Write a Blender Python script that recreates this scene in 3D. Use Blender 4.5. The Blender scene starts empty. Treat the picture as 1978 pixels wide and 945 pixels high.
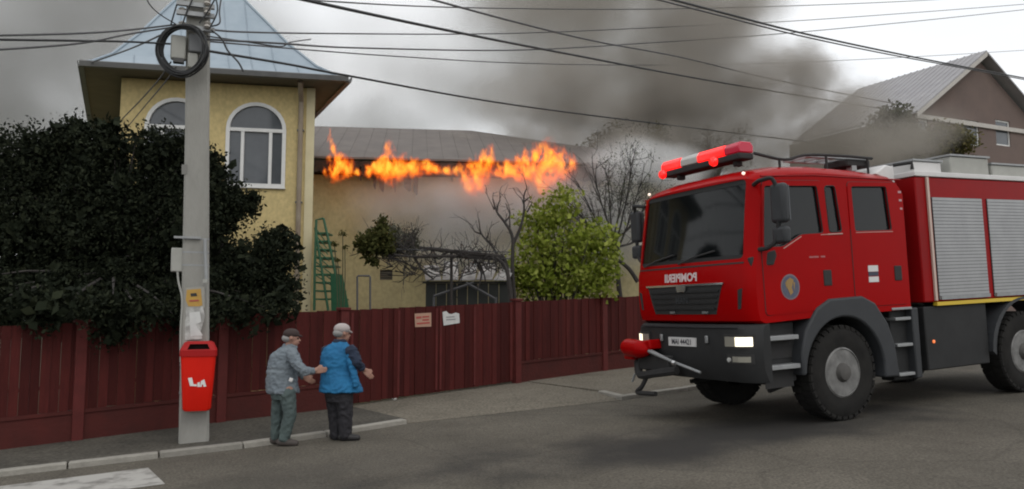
import bpy, bmesh, math, random
import numpy as np
from mathutils import Vector, Matrix

random.seed(7)
R = math.radians
scene = bpy.context.scene
COL = scene.collection

# ------------------------------------------------------------------ camera, sky, sun, exposure
FPX, PITCH, CAMZ = 1503.66, 0.0896, 1.832       # focal length in px of a 1978 px wide frame
A_ST, K_ST = 0.4678, 0.0475                      # street heading and uphill slope
cam_d = bpy.data.cameras.new('camera')
cam = bpy.data.objects.new('camera', cam_d)
COL.objects.link(cam)
cam.location = (0, 0, CAMZ)
cam.rotation_euler = (math.pi / 2 + PITCH, 0, 0)
cam_d.sensor_fit = 'HORIZONTAL'
cam_d.sensor_width = 36.0
cam_d.lens = 36.0 * FPX / 1978.0
cam_d.clip_end = 2000
scene.camera = cam

SUN_EL, SUN_AZ = R(48), R(150)                   # soft light from behind the right shoulder
world = bpy.data.worlds.new('World')
scene.world = world
world.use_nodes = True
wn, wl = world.node_tree.nodes, world.node_tree.links
wn.clear()
w_out = wn.new('ShaderNodeOutputWorld')
w_bg = wn.new('ShaderNodeBackground')
w_bg.inputs['Strength'].default_value = 0.1
w_sky = wn.new('ShaderNodeTexSky')
w_sky.sky_type = 'NISHITA'
w_sky.sun_disc = False
w_sky.sun_elevation = SUN_EL
w_sky.sun_rotation = SUN_AZ
w_sky.dust_density = 3.0
w_tc = wn.new('ShaderNodeTexCoord')
w_map = wn.new('ShaderNodeMapping')
w_map.inputs['Scale'].default_value = (1.0, 1.0, 2.2)
w_noise = wn.new('ShaderNodeTexNoise')
w_noise.inputs['Scale'].default_value = 2.2
w_noise.inputs['Detail'].default_value = 5
w_ramp = wn.new('ShaderNodeValToRGB')
w_ramp.color_ramp.elements[0].position = 0.3
w_ramp.color_ramp.elements[0].color = (0.86, 0.88, 0.90, 1)
w_ramp.color_ramp.elements[1].position = 0.7
w_ramp.color_ramp.elements[1].color = (1.0, 1.0, 1.0, 1)
w_gain = wn.new('ShaderNodeVectorMath')
w_gain.operation = 'SCALE'
w_gain.inputs['Scale'].default_value = 12.6
w_mix = wn.new('ShaderNodeMixRGB')
w_mix.inputs['Fac'].default_value = 0.88         # closed cloud cover over the clear sky
wl.new(w_tc.outputs['Generated'], w_map.inputs['Vector'])
wl.new(w_map.outputs[0], w_noise.inputs['Vector'])
wl.new(w_noise.outputs['Fac'], w_ramp.inputs['Fac'])
wl.new(w_ramp.outputs['Color'], w_gain.inputs[0])
wl.new(w_sky.outputs['Color'], w_mix.inputs['Color1'])
wl.new(w_gain.outputs[0], w_mix.inputs['Color2'])
wl.new(w_mix.outputs['Color'], w_bg.inputs['Color'])
wl.new(w_bg.outputs[0], w_out.inputs['Surface'])

sun_d = bpy.data.lights.new('sun', 'SUN')
sun_d.energy = 0.5
sun_d.angle = R(25)
sun_d.color = (1.0, 0.96, 0.9)
sun = bpy.data.objects.new('sun', sun_d)
COL.objects.link(sun)
_sd = Vector((math.cos(SUN_EL) * math.sin(SUN_AZ), math.cos(SUN_EL) * math.cos(SUN_AZ), math.sin(SUN_EL)))
sun.rotation_euler = (-_sd).to_track_quat('-Z', 'Y').to_euler()
sun.location = (0, -10, 30)

scene.view_settings.view_transform = 'Standard'
scene.view_settings.look = 'None'
scene.view_settings.exposure = 0.0
scene.view_settings.gamma = 1.0
scene.view_settings.use_curve_mapping = False
try:
    scene.cycles.volume_bounces = 2
    scene.cycles.transparent_max_bounces = 16
    scene.cycles.max_bounces = 8
    scene.cycles.volume_step_rate = 1.0
    scene.cycles.volume_max_steps = 128
    scene.cycles.use_denoising = True
    scene.cycles.filter_width = 2.0
except Exception:
    pass

# ------------------------------------------------------------------ geometry of the place
CA, SA = math.cos(A_ST), math.sin(A_ST)


def gz(x, y):
    s = x * CA + y * SA
    s = max(-60.0, min(90.0, s))
    return K_ST * s


def ray(px, py):
    c, s = math.cos(PITCH), math.sin(PITCH)
    vx, vy = (px - 989.0) / FPX, -(py - 472.5) / FPX
    return Vector((vx, c - vy * s, s + vy * c))


CAMV = Vector((0, 0, CAMZ))


def at(px, py, Y):
    d = ray(px, py)
    return CAMV + d * (Y / d.y)


def on_ground(px, py, dz=0.0):
    d = ray(px, py)
    t = (dz - CAMZ) / (d.z - K_ST * (d.x * CA + d.y * SA))
    return CAMV + d * t


def st(s, t, dz=0.0):
    x, y = s * CA - t * SA, s * SA + t * CA
    return Vector((x, y, gz(x, y) + dz))


class Plane:
    """vertical plane through a plan point, running at an angle to the x axis"""
    def __init__(self, p, ang):
        self.o = Vector((p[0], p[1], 0))
        self.e = Vector((math.cos(ang), math.sin(ang), 0))
        self.n = Vector((math.sin(ang), -math.cos(ang), 0))     # towards the street
        self.ang = ang

    def hit(self, px, py, off=0.0):
        d = ray(px, py)
        t = ((self.o + self.n * off - CAMV).dot(self.n)) / d.dot(self.n)
        P = CAMV + d * t
        return (P - self.o).dot(self.e), P.z

    def pt(self, a, z, off=0.0):
        return self.o + self.e * a + self.n * off + Vector((0, 0, z))

    def mat(self, a=0.0, z=0.0, off=0.0):
        m = Matrix((( self.e.x, -self.n.x, 0, 0), (self.e.y, -self.n.y, 0, 0), (0, 0, 1, 0), (0, 0, 0, 1)))
        return Matrix.Translation(self.pt(a, z, off)) @ m      # local x along, y away from street, z up


# ------------------------------------------------------------------ materials
MATS = {}


def mat(name, c1, c2=None, scale=4.0, rough=0.7, metal=0.0, bump=0.0, bscale=None, detail=6, stretch=None,
        emit=None, estr=0.0, spec=0.5, rand=0.0, coat=0.0, contrast=0.25, pos=0.5, grain=0, cracks=0):
    if name in MATS:
        return MATS[name]
    m = bpy.data.materials.new(name)
    m.use_nodes = True
    nt = m.node_tree
    n, l = nt.nodes, nt.links
    b = n['Principled BSDF']
    b.inputs['Roughness'].default_value = rough
    b.inputs['Metallic'].default_value = metal
    b.inputs['Specular IOR Level'].default_value = spec
    b.inputs['Coat Weight'].default_value = coat
    b.inputs['Base Color'].default_value = (*c1, 1)
    tc = n.new('ShaderNodeTexCoord')
    vec = tc.outputs['Object']
    if stretch:
        mp = n.new('ShaderNodeMapping')
        mp.inputs['Scale'].default_value = stretch
        l.new(vec, mp.inputs['Vector'])
        vec = mp.outputs[0]
    if rand:
        oi = n.new('ShaderNodeObjectInfo')
        ad = n.new('ShaderNodeVectorMath')
        ad.operation = 'ADD'
        sc = n.new('ShaderNodeVectorMath')
        sc.operation = 'SCALE'
        cb = n.new('ShaderNodeCombineXYZ')
        for k in range(3):
            l.new(oi.outputs['Random'], cb.inputs[k])
        l.new(cb.outputs[0], sc.inputs[0])
        sc.inputs['Scale'].default_value = 37.0
        l.new(vec, ad.inputs[0])
        l.new(sc.outputs[0], ad.inputs[1])
        vec = ad.outputs[0]
    if c2 is not None:
        nz = n.new('ShaderNodeTexNoise')
        nz.inputs['Scale'].default_value = scale
        nz.inputs['Detail'].default_value = detail
        nz.inputs['Roughness'].default_value = 0.62
        l.new(vec, nz.inputs['Vector'])
        mr = n.new('ShaderNodeMapRange')
        mr.inputs['From Min'].default_value = pos - contrast
        mr.inputs['From Max'].default_value = pos + contrast
        l.new(nz.outputs['Fac'], mr.inputs['Value'])
        mx = n.new('ShaderNodeMixRGB')
        mx.inputs['Color1'].default_value = (*c1, 1)
        mx.inputs['Color2'].default_value = (*c2, 1)
        l.new(mr.outputs[0], mx.inputs['Fac'])
        outc = mx.outputs[0]
        if rand:
            hs = n.new('ShaderNodeHueSaturation')
            mr2 = n.new('ShaderNodeMapRange')
            mr2.inputs['To Min'].default_value = 1 - rand
            mr2.inputs['To Max'].default_value = 1 + rand
            l.new(oi.outputs['Random'], mr2.inputs['Value'])
            l.new(mr2.outputs[0], hs.inputs['Value'])
            l.new(outc, hs.inputs['Color'])
            outc = hs.outputs[0]
        l.new(outc, b.inputs['Base Color'])
    if grain:
        ng = n.new('ShaderNodeTexNoise')
        ng.inputs['Scale'].default_value = grain
        ng.inputs['Detail'].default_value = 3
        l.new(vec, ng.inputs['Vector'])
        mg = n.new('ShaderNodeMapRange')
        mg.inputs['From Min'].default_value = .3
        mg.inputs['From Max'].default_value = .7
        mg.inputs['To Min'].default_value = .62 if cracks else .88
        mg.inputs['To Max'].default_value = 1.38 if cracks else 1.12
        l.new(ng.outputs['Fac'], mg.inputs['Value'])
        mm = n.new('ShaderNodeMixRGB')
        mm.blend_type = 'MULTIPLY'
        mm.inputs['Fac'].default_value = 1
        l.new(outc, mm.inputs['Color1'])
        l.new(mg.outputs[0], mm.inputs['Color2'])
        outc = mm.outputs[0]
        if cracks:
            vr = n.new('ShaderNodeTexVoronoi')
            vr.feature = 'DISTANCE_TO_EDGE'
            vr.inputs['Scale'].default_value = cracks
            wv = n.new('ShaderNodeVectorMath')
            wv.operation = 'MULTIPLY_ADD'
            wv.inputs[1].default_value = (.5, .5, .5)
            l.new(nz.outputs['Color'], wv.inputs[0])
            l.new(vec, wv.inputs[2])
            l.new(wv.outputs[0], vr.inputs['Vector'])
            mc = n.new('ShaderNodeMapRange')
            mc.inputs['From Max'].default_value = .012
            mc.inputs['To Min'].default_value = .82
            l.new(vr.outputs['Distance'], mc.inputs['Value'])
            m2 = n.new('ShaderNodeMixRGB')
            m2.blend_type = 'MULTIPLY'
            m2.inputs['Fac'].default_value = 1
            l.new(outc, m2.inputs['Color1'])
            l.new(mc.outputs[0], m2.inputs['Color2'])
            outc = m2.outputs[0]
        l.new(outc, b.inputs['Base Color'])
    if bump:
        nb = n.new('ShaderNodeTexNoise')
        nb.inputs['Scale'].default_value = bscale or scale * 4
        nb.inputs['Detail'].default_value = 5
        l.new(vec, nb.inputs['Vector'])
        bp = n.new('ShaderNodeBump')
        bp.inputs['Strength'].default_value = bump
        bp.inputs['Distance'].default_value = 0.02
        l.new(nb.outputs['Fac'], bp.inputs['Height'])
        l.new(bp.outputs[0], b.inputs['Normal'])
    if emit is not None:
        b.inputs['Emission Color'].default_value = (*emit, 1)
        b.inputs['Emission Strength'].default_value = estr
    MATS[name] = m
    return m


def leafmat(name, c1, c2, c3, trans=0.25):
    if name in MATS:
        return MATS[name]
    m = bpy.data.materials.new(name)
    m.use_nodes = True
    n, l = m.node_tree.nodes, m.node_tree.links
    b = n['Principled BSDF']
    b.inputs['Roughness'].default_value = 0.85
    b.inputs['Specular IOR Level'].default_value = 0.08
    g = n.new('ShaderNodeNewGeometry')
    rp = n.new('ShaderNodeValToRGB')
    rp.color_ramp.elements[0].color = (*c1, 1)
    rp.color_ramp.elements[1].color = (*c3, 1)
    e = rp.color_ramp.elements.new(0.5)
    e.color = (*c2, 1)
    l.new(g.outputs['Random Per Island'], rp.inputs['Fac'])
    l.new(rp.outputs[0], b.inputs['Base Color'])
    if trans:
        t = n.new('ShaderNodeBsdfTranslucent')
        l.new(rp.outputs[0], t.inputs['Color'])
        mx = n.new('ShaderNodeMixShader')
        mx.inputs[0].default_value = trans
        l.new(b.outputs[0], mx.inputs[1])
        l.new(t.outputs[0], mx.inputs[2])
        l.new(mx.outputs[0], n['Material Output'].inputs['Surface'])
    MATS[name] = m
    return m


def glassmat(name, tint=(0.35, 0.4, 0.4), clear=0.5, base=(0.01, 0.012, 0.013)):
    """tinted pane: part see-through, part dark glossy film"""
    if name in MATS:
        return MATS[name]
    m = bpy.data.materials.new(name)
    m.use_nodes = True
    n, l = m.node_tree.nodes, m.node_tree.links
    b = n['Principled BSDF']
    b.inputs['Base Color'].default_value = (*base, 1)
    b.inputs['Roughness'].default_value = 0.06
    t = n.new('ShaderNodeBsdfTransparent')
    t.inputs['Color'].default_value = (*tint, 1)
    mx = n.new('ShaderNodeMixShader')
    mx.inputs[0].default_value = clear
    l.new(b.outputs[0], mx.inputs[1])
    l.new(t.outputs[0], mx.inputs[2])
    l.new(mx.outputs[0], n['Material Output'].inputs['Surface'])
    MATS[name] = m
    return m


# ------------------------------------------------------------------ mesh helpers
class MB:
    def __init__(self):
        self.v, self.f = [], []

    def add(self, vs, fs):
        o = len(self.v)
        self.v += [tuple(p) for p in vs]
        self.f += [tuple(i + o for i in f) for f in fs]
        return self

    def box(self, c, s, rot=None):
        hx, hy, hz = s[0] / 2, s[1] / 2, s[2] / 2
        vs = [Vector((x, y, z)) for x in (-hx, hx) for y in (-hy, hy) for z in (-hz, hz)]
        if rot is not None:
            vs = [rot @ p for p in vs]
        vs = [p + Vector(c) for p in vs]
        return self.add(vs, [(0, 1, 3, 2), (4, 6, 7, 5), (0, 4, 5, 1), (2, 3, 7, 6), (0, 2, 6, 4), (1, 5, 7, 3)])

    def box2(self, a, b):
        return self.box([(a[i] + b[i]) / 2 for i in range(3)], [abs(b[i] - a[i]) for i in range(3)])

    def prism(self, poly, vec):
        """poly: 3d points of one end, vec: extrusion"""
        n = len(poly)
        vec = Vector(vec)
        p = [Vector(q) for q in poly]
        vs = p + [q + vec for q in p]
        fs = [tuple(range(n))[::-1], tuple(range(n, 2 * n))]
        fs += [(i, (i + 1) % n, n + (i + 1) % n, n + i) for i in range(n)]
        return self.add(vs, fs)

    def tube(self, path, r, n=8, cap=True):
        path = [Vector(p) for p in path]
        rr = r if isinstance(r, (list, tuple)) else [r] * len(path)
        vs, fs = [], []
        prev = None
        for i, p in enumerate(path):
            t = (path[min(i + 1, len(path) - 1)] - path[max(i - 1, 0)])
            if t.length < 1e-9:
                t = Vector((0, 0, 1))
            t.normalize()
            if prev is None:
                a = Vector((0, 0, 1)) if abs(t.z) < 0.9 else Vector((1, 0, 0))
                u = t.cross(a).normalized()
            else:
                u = (prev - t * prev.dot(t))
                u = u.normalized() if u.length > 1e-6 else t.orthogonal().normalized()
            prev = u
            w = t.cross(u)
            for k in range(n):
                an = 2 * math.pi * k / n
                vs.append(p + (u * math.cos(an) + w * math.sin(an)) * rr[i])
        for i in range(len(path) - 1):
            for k in range(n):
                fs.append((i * n + k, i * n + (k + 1) % n, (i + 1) * n + (k + 1) % n, (i + 1) * n + k))
        if cap:
            fs.append(tuple(range(n))[::-1])
            fs.append(tuple(range((len(path) - 1) * n, len(path) * n)))
        return self.add(vs, fs)

    def lathe(self, prof, origin, axis, n=24):
        """prof: (radius, along) pairs, closed ends where radius 0"""
        axis = Vector(axis).normalized()
        u = axis.orthogonal().normalized()
        w = axis.cross(u)
        o = Vector(origin)
        vs, fs = [], []
        for (r, h) in prof:
            for k in range(n):
                an = 2 * math.pi * k / n
                vs.append(o + axis * h + (u * math.cos(an) + w * math.sin(an)) * max(r, 1e-4))
        for i in range(len(prof) - 1):
            for k in range(n):
                fs.append((i * n + k, i * n + (k + 1) % n, (i + 1) * n + (k + 1) % n, (i + 1) * n + k))
        fs.append(tuple(range(n))[::-1])
        fs.append(tuple(range((len(prof) - 1) * n, len(prof) * n)))
        return self.add(vs, fs)

    def loft(self, secs, cap=True):
        n = len(secs[0])
        vs = [Vector(p) for s in secs for p in s]
        fs = []
        for i in range(len(secs) - 1):
            for k in range(n):
                fs.append((i * n + k, i * n + (k + 1) % n, (i + 1) * n + (k + 1) % n, (i + 1) * n + k))
        if cap:
            fs.append(tuple(range(n))[::-1])
            fs.append(tuple(range((len(secs) - 1) * n, len(secs) * n)))
        return self.add(vs, fs)

    def mesh(self, name, m=None, fix=True):
        me = bpy.data.meshes.new(name)
        me.from_pydata(self.v, [], self.f)
        if fix:
            bm = bmesh.new()
            bm.from_mesh(me)
            bmesh.ops.recalc_face_normals(bm, faces=bm.faces)
            bm.to_mesh(me)
            bm.free()
        if m is not None:
            me.materials.append(m)
        return me

    def build(self, name, m, parent=None, smooth=False, bevel=0.0, seg=2, fix=True):
        return obj(name, self.mesh(name, m, fix), parent, smooth, bevel, seg)


def shade(me, ang=35):
    me.polygons.foreach_set('use_smooth', [True] * len(me.polygons))
    try:
        me.set_sharp_from_angle(angle=R(ang))
    except Exception:
        pass


def obj(name, me, parent=None, smooth=False, bevel=0.0, seg=2):
    o = bpy.data.objects.new(name, me)
    COL.objects.link(o)
    if parent is not None:
        o.parent = parent
    if bevel:
        md = o.modifiers.new('bevel', 'BEVEL')
        md.width = bevel
        md.segments = seg
        md.limit_method = 'ANGLE'
        md.angle_limit = R(40)
        smooth = True
    if smooth:
        shade(me)
    return o


def tag(o, label=None, cat=None, group=None, kind=None):
    if label:
        o['label'] = label
    if cat:
        o['category'] = cat
    if group:
        o['group'] = group
    if kind:
        o['kind'] = kind
    return o


def empty(name, loc=(0, 0, 0), mw=None):
    o = bpy.data.objects.new(name, None)
    COL.objects.link(o)
    o.empty_display_size = 0.2
    if mw is not None:
        o.matrix_world = mw
    else:
        o.location = loc
    return o


def temp(me):
    o = bpy.data.objects.new('tmp', me)
    COL.objects.link(o)
    return o


def boolean(me, cutters, name='bool'):
    """me minus each cutter mesh, evaluated"""
    o = temp(me)
    ts = []
    for c in cutters:
        t = temp(c)
        ts.append(t)
        md = o.modifiers.new('b', 'BOOLEAN')
        md.operation = 'DIFFERENCE'
        md.solver = 'EXACT'
        md.object = t
    dg = bpy.context.evaluated_depsgraph_get()
    res = bpy.data.meshes.new_from_object(o.evaluated_get(dg), depsgraph=dg)
    res.name = name
    for t in ts + [o]:
        bpy.data.objects.remove(t)
    return res


def remesh(mb, voxel, smooth_it=6, name='body', m=None):
    o = temp(mb.mesh(name, None))
    md = o.modifiers.new('r', 'REMESH')
    md.mode = 'VOXEL'
    md.voxel_size = voxel
    if smooth_it:
        sm = o.modifiers.new('s', 'SMOOTH')
        sm.iterations = smooth_it
        sm.factor = 0.5
    dg = bpy.context.evaluated_depsgraph_get()
    res = bpy.data.meshes.new_from_object(o.evaluated_get(dg), depsgraph=dg)
    bpy.data.objects.remove(o)
    res.materials.clear()
    if m is not None:
        res.materials.append(m)
    res.polygons.foreach_set('use_smooth', [True] * len(res.polygons))
    return res


def text_mesh(txt, size, align='CENTER', extrude=0.0, bold=0.0):
    cu = bpy.data.curves.new('t', 'FONT')
    cu.body = txt
    cu.size = size
    cu.align_x = align
    cu.align_y = 'CENTER'
    cu.extrude = extrude
    cu.offset = bold
    cu.resolution_u = 3
    o = temp(cu)
    dg = bpy.context.evaluated_depsgraph_get()
    me = bpy.data.meshes.new_from_object(o.evaluated_get(dg), depsgraph=dg)
    bpy.data.objects.remove(o)
    return me


def spline(pts, n=10):
    """Catmull-Rom through 3d points"""
    P = [Vector(p) for p in pts]
    P = [P[0] * 2 - P[1]] + P + [P[-1] * 2 - P[-2]]
    out = []
    for i in range(1, len(P) - 2):
        p0, p1, p2, p3 = P[i - 1:i + 3]
        for k in range(n):
            t = k / n
            out.append(0.5 * ((2 * p1) + (p2 - p0) * t + (2 * p0 - 5 * p1 + 4 * p2 - p3) * t * t + (3 * p1 - p0 - 3 * p2 + p3) * t ** 3))
    out.append(P[-2])
    return out


def leaves_mesh(name, C, size, m, rng, aspect=0.5, up=0.3, var=0.35, fold=True):
    """C: (n,3) centres -> pointed leaf quads with random orientation"""
    n = len(C)
    d = rng.normal(size=(n, 3))
    d[:, 2] += up
    d /= np.linalg.norm(d, axis=1)[:, None]
    e = rng.normal(size=(n, 3))
    e -= d * np.sum(d * e, axis=1)[:, None]
    e /= np.linalg.norm(e, axis=1)[:, None]
    s = (size * (1 + var * rng.uniform(-1, 1, n)))[:, None]
    f = np.cross(d, e)
    V = np.empty((n, 4, 3))
    V[:, 0] = C - d * s * 0.5
    V[:, 1] = C + e * s * aspect * 0.5 + f * s * 0.10
    V[:, 2] = C + d * s * 0.5
    V[:, 3] = C - e * s * aspect * 0.5 + f * s * 0.10
    me = bpy.data.meshes.new(name)
    me.vertices.add(n * 4)
    me.vertices.foreach_set('co', V.reshape(-1))
    me.loops.add(n * 4)
    me.loops.foreach_set('vertex_index', np.arange(n * 4, dtype=np.int32))
    me.polygons.add(n)
    me.polygons.foreach_set('loop_start', np.arange(0, n * 4, 4, dtype=np.int32))
    me.polygons.foreach_set('loop_total', np.full(n, 4, dtype=np.int32))
    me.update(calc_edges=True)
    me.validate()
    me.materials.append(m)
    return me


def crown_points(rng, blobs, n_clump, per, clump_r, shell=0.55):
    """clumps in the outer part of each ellipsoid blob (centre, radii)"""
    vol = np.array([b[1][0] * b[1][1] * b[1][2] for b in blobs]) ** (2 / 3)
    pick = rng.choice(len(blobs), n_clump, p=vol / vol.sum())
    d = rng.normal(size=(n_clump, 3))
    d /= np.linalg.norm(d, axis=1)[:, None]
    r = (shell + (1 - shell) * rng.uniform(0, 1, n_clump) ** 0.6)[:, None]
    cen = np.array([tuple(b[0]) for b in blobs])[pick] + d * r * np.array([tuple(b[1]) for b in blobs])[pick]
    cr = clump_r * rng.uniform(0.5, 1.3, n_clump)
    q = np.clip(rng.normal(size=(n_clump, per, 3)) * 0.5, -.95, .95)
    C = cen[:, None, :] + q * cr[:, None, None]
    return C.reshape(-1, 3), cen


def branches(mb, rng, p, d, length, r, depth, spread=0.7, kids=3, tips=None, up=0.15, minr=0.006, curl=0.25):
    pts = [Vector(p)]
    dirv = Vector(d).normalized()
    seg = 4
    for i in range(seg):
        dirv = (dirv + Vector(rng.normal(size=3)) * curl * 0.5 + Vector((0, 0, up * 0.3))).normalized()
        pts.append(pts[-1] + dirv * length / seg)
    rad = [max(minr, r * (1 - 0.45 * i / seg)) for i in range(seg + 1)]
    mb.tube(pts, rad, n=5 if r > 0.02 else 4)
    if tips is not None:
        tips.append(pts[-1])
    if depth <= 0:
        return
    for k in range(kids):
        i = rng.integers(2, seg + 1)
        nd = (dirv + Vector(rng.normal(size=3)) * spread + Vector((0, 0, up))).normalized()
        branches(mb, rng, pts[i], nd, length * rng.uniform(0.55, 0.85), rad[i] * 0.7, depth - 1, spread, kids, tips, up, minr, curl)

# ================================================================== SETTING: ground, road, pavements, kerbs
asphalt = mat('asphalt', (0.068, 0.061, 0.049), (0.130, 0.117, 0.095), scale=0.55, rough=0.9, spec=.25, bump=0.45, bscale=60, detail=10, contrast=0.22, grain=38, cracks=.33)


def add_stain_shade(m, centre, rs, rt, ang, strength, tint):
    """dark patch, for stains and painted shade, with a ragged outline worked into a ground material (plan ellipse in world metres)"""
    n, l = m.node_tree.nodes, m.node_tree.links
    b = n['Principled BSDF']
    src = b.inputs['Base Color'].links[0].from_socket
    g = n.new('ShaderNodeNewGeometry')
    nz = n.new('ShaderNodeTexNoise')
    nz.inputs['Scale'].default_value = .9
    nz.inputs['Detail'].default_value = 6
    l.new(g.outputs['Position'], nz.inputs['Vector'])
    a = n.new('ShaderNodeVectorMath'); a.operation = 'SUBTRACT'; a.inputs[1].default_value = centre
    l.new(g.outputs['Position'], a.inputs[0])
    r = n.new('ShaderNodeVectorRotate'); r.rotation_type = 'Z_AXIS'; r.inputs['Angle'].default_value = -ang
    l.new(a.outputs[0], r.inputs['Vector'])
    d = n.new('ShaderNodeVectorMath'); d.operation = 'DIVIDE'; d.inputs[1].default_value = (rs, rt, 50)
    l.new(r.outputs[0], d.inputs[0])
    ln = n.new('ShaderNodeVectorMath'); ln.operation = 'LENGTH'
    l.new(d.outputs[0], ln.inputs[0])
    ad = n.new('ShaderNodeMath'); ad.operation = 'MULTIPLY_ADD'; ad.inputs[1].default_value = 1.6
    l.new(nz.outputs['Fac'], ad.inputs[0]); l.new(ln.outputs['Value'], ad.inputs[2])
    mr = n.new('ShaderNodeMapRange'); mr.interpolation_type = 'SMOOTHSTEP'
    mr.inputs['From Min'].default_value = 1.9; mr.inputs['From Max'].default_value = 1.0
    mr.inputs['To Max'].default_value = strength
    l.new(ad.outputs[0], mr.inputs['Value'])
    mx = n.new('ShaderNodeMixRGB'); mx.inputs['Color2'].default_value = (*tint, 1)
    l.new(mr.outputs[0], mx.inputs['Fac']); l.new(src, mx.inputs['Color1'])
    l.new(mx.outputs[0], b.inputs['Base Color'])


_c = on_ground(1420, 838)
add_stain_shade(asphalt, tuple(_c), 5.2, 1.15, A_ST, .9, (.024, .023, .022))  # wet streak and the truck's ground shadow, both painted into the asphalt
_c = on_ground(560, 925)
add_stain_shade(asphalt, tuple(_c), 3.5, .7, A_ST + .1, .35, (.045, .041, .036))
paving = mat('paving', (0.052, 0.049, 0.042), (0.115, 0.106, 0.088), scale=0.9, spec=.2, rough=0.93, bump=0.5, bscale=35, detail=9, grain=22, cracks=.7)
apron_m = mat('apron_concrete', (0.118, 0.106, 0.084), (0.185, 0.166, 0.133), scale=0.8, spec=.2, rough=0.93, bump=0.4, bscale=45, detail=9, grain=25, cracks=.5)
earth = mat('earth', (0.09, 0.085, 0.05), (0.06, 0.075, 0.03), scale=0.7, rough=1.0, bump=0.6, bscale=12)
kerb_m = mat('kerb_concrete', (0.30, 0.285, 0.25), (0.20, 0.19, 0.165), scale=7, rough=0.9, bump=0.5, bscale=40, rand=0.15)
paint_m = mat('worn_paint', (0.13, 0.124, 0.112), (0.36, 0.35, 0.325), scale=2.6, rough=0.85, bump=0.2, bscale=60, contrast=0.09, pos=0.43)

g = MB()
S_ = [-420, -60, -20, 0, 20, 50, 90, 420]
T_ = [-400, -60, 0, 30, 90, 600]
vs = [st(s, t) for s in S_ for t in T_]
fs = [(i * 6 + j, (i + 1) * 6 + j, (i + 1) * 6 + j + 1, i * 6 + j + 1) for i in range(7) for j in range(5)]
g.add(vs, fs)
tag(g.build('ground', earth), kind='structure')

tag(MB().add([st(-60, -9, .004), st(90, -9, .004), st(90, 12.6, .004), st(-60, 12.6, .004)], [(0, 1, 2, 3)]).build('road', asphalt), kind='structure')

KL = [(-14, 10.95), (-0.37, 10.93), (1.56, 10.88), (2.7, 11.02), (3.99, 11.34)]
FB = [on_ground(px, py, .06) for px, py in ((147, 850), (424, 815), (660, 787), (998, 739), (1166, 716), (1300, 700))]
FST = [(p.x * CA + p.y * SA, -p.x * SA + p.y * CA) for p in FB]
left_dir = (FST[1][0] - FST[0][0], FST[1][1] - FST[0][1])
FST0 = (FST[0][0] - left_dir[0] * 2.2, FST[0][1] - left_dir[1] * 2.2)
rd = (FST[5][0] - FST[3][0], FST[5][1] - FST[3][1])
FST6 = (FST[5][0] + rd[0] * 1.6, FST[5][1] + rd[1] * 1.6)


def slab(name, ring, m, h=0.06, base=-0.1):
    mb = MB()
    top = [st(s, t, h) for s, t in ring]
    mb.prism(top, (0, 0, base - h))
    return tag(mb.build(name, m), kind='structure')


off_in = 0.13
ringL = [(s, t + off_in) for s, t in KL] + [(3.70, 13.60), FST[1], FST0]
slab('sidewalk', ringL[:5] + [(FST[2][0] + .15, FST[2][1] + .25), (FST[1][0], FST[1][1] + .25), (FST0[0], FST0[1] + .25), (-14, 12.5)], paving)
KR = [(7.91, 12.17), (7.74, 11.18), (9.32, 11.33), (14, 11.5), (40, 12.2)]
slab('sidewalk', [(8.02, 12.17), (7.90, 11.32), (9.32, 11.46), (14, 11.63), (40, 12.33), (40, 23), FST6, (FST[5][0], FST[5][1] + .25), (FST[3][0] + .25, FST[3][1] + .35)], apron_m)
ap = MB()
ap.add([st(4.0, 11.36, .008), st(7.74, 11.2, .008), st(8.0, 12.17, .03), st(FST[3][0] + .24, FST[3][1] + .3, .055), st(FST[2][0] + .16, FST[2][1] + .22, .055)],
       [(0, 1, 2), (0, 2, 3), (0, 3, 4)])
tag(ap.build('driveway_apron', apron_m), kind='structure')

kb = MB().box2((0, 0, -.1), (1, .15, .078)).mesh('kerb_stone', kerb_m)


def kerb_run(root, pts, step=1.05):
    for (a, b) in zip(pts, pts[1:]):
        d = math.hypot(b[0] - a[0], b[1] - a[1])
        n = max(1, round(d / step))
        for i in range(n):
            s0 = (a[0] + (b[0] - a[0]) * i / n, a[1] + (b[1] - a[1]) * i / n)
            s1 = (a[0] + (b[0] - a[0]) * (i + 1) / n, a[1] + (b[1] - a[1]) * (i + 1) / n)
            P, Q = st(*s0), st(*s1)
            e = (Q - P)
            ln = e.length
            e.normalize()
            nrm = Vector((-e.y, e.x, 0)).normalized()
            up = e.cross(nrm)
            o = obj('kerb_stone', kb, root, bevel=0.015)
            jit = random.uniform(-.008, .008)
            o.matrix_world = Matrix.Translation(P + nrm * jit + Vector((0, 0, random.uniform(-.008, .006)))) @ Matrix(((e.x, nrm.x, up.x, 0), (e.y, nrm.y, up.y, 0), (e.z, nrm.z, up.z, 0), (0, 0, 0, 1))) @ Matrix.Diagonal((ln - random.uniform(.012, .03), 1, 1, 1))


k1 = tag(empty('kerb'), kind='structure')
kerb_run(k1, [(-14, 10.95), (-.45, 10.93), (.55, 10.91), (1.56, 10.88), (2.7, 11.02), (3.99, 11.34)])
k2 = tag(empty('kerb'), kind='structure')
kerb_run(k2, [(7.74, 11.18), (9.32, 11.33), (14, 11.5)])
kerb_run(k2, [(7.91, 12.17), (7.78, 11.36)], step=.85)

pm = MB()
for t0, t1 in ((9.25, 10.3), (7.7, 8.6)):
    pm.add([st(-4.2, t0, .008), st(.53, t0, .008), st(.40, t1 + .04, .008), st(-4.2, t1, .008)], [(0, 1, 2, 3)])
tag(pm.build('crossing_stripe', paint_m), kind='structure')

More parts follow.
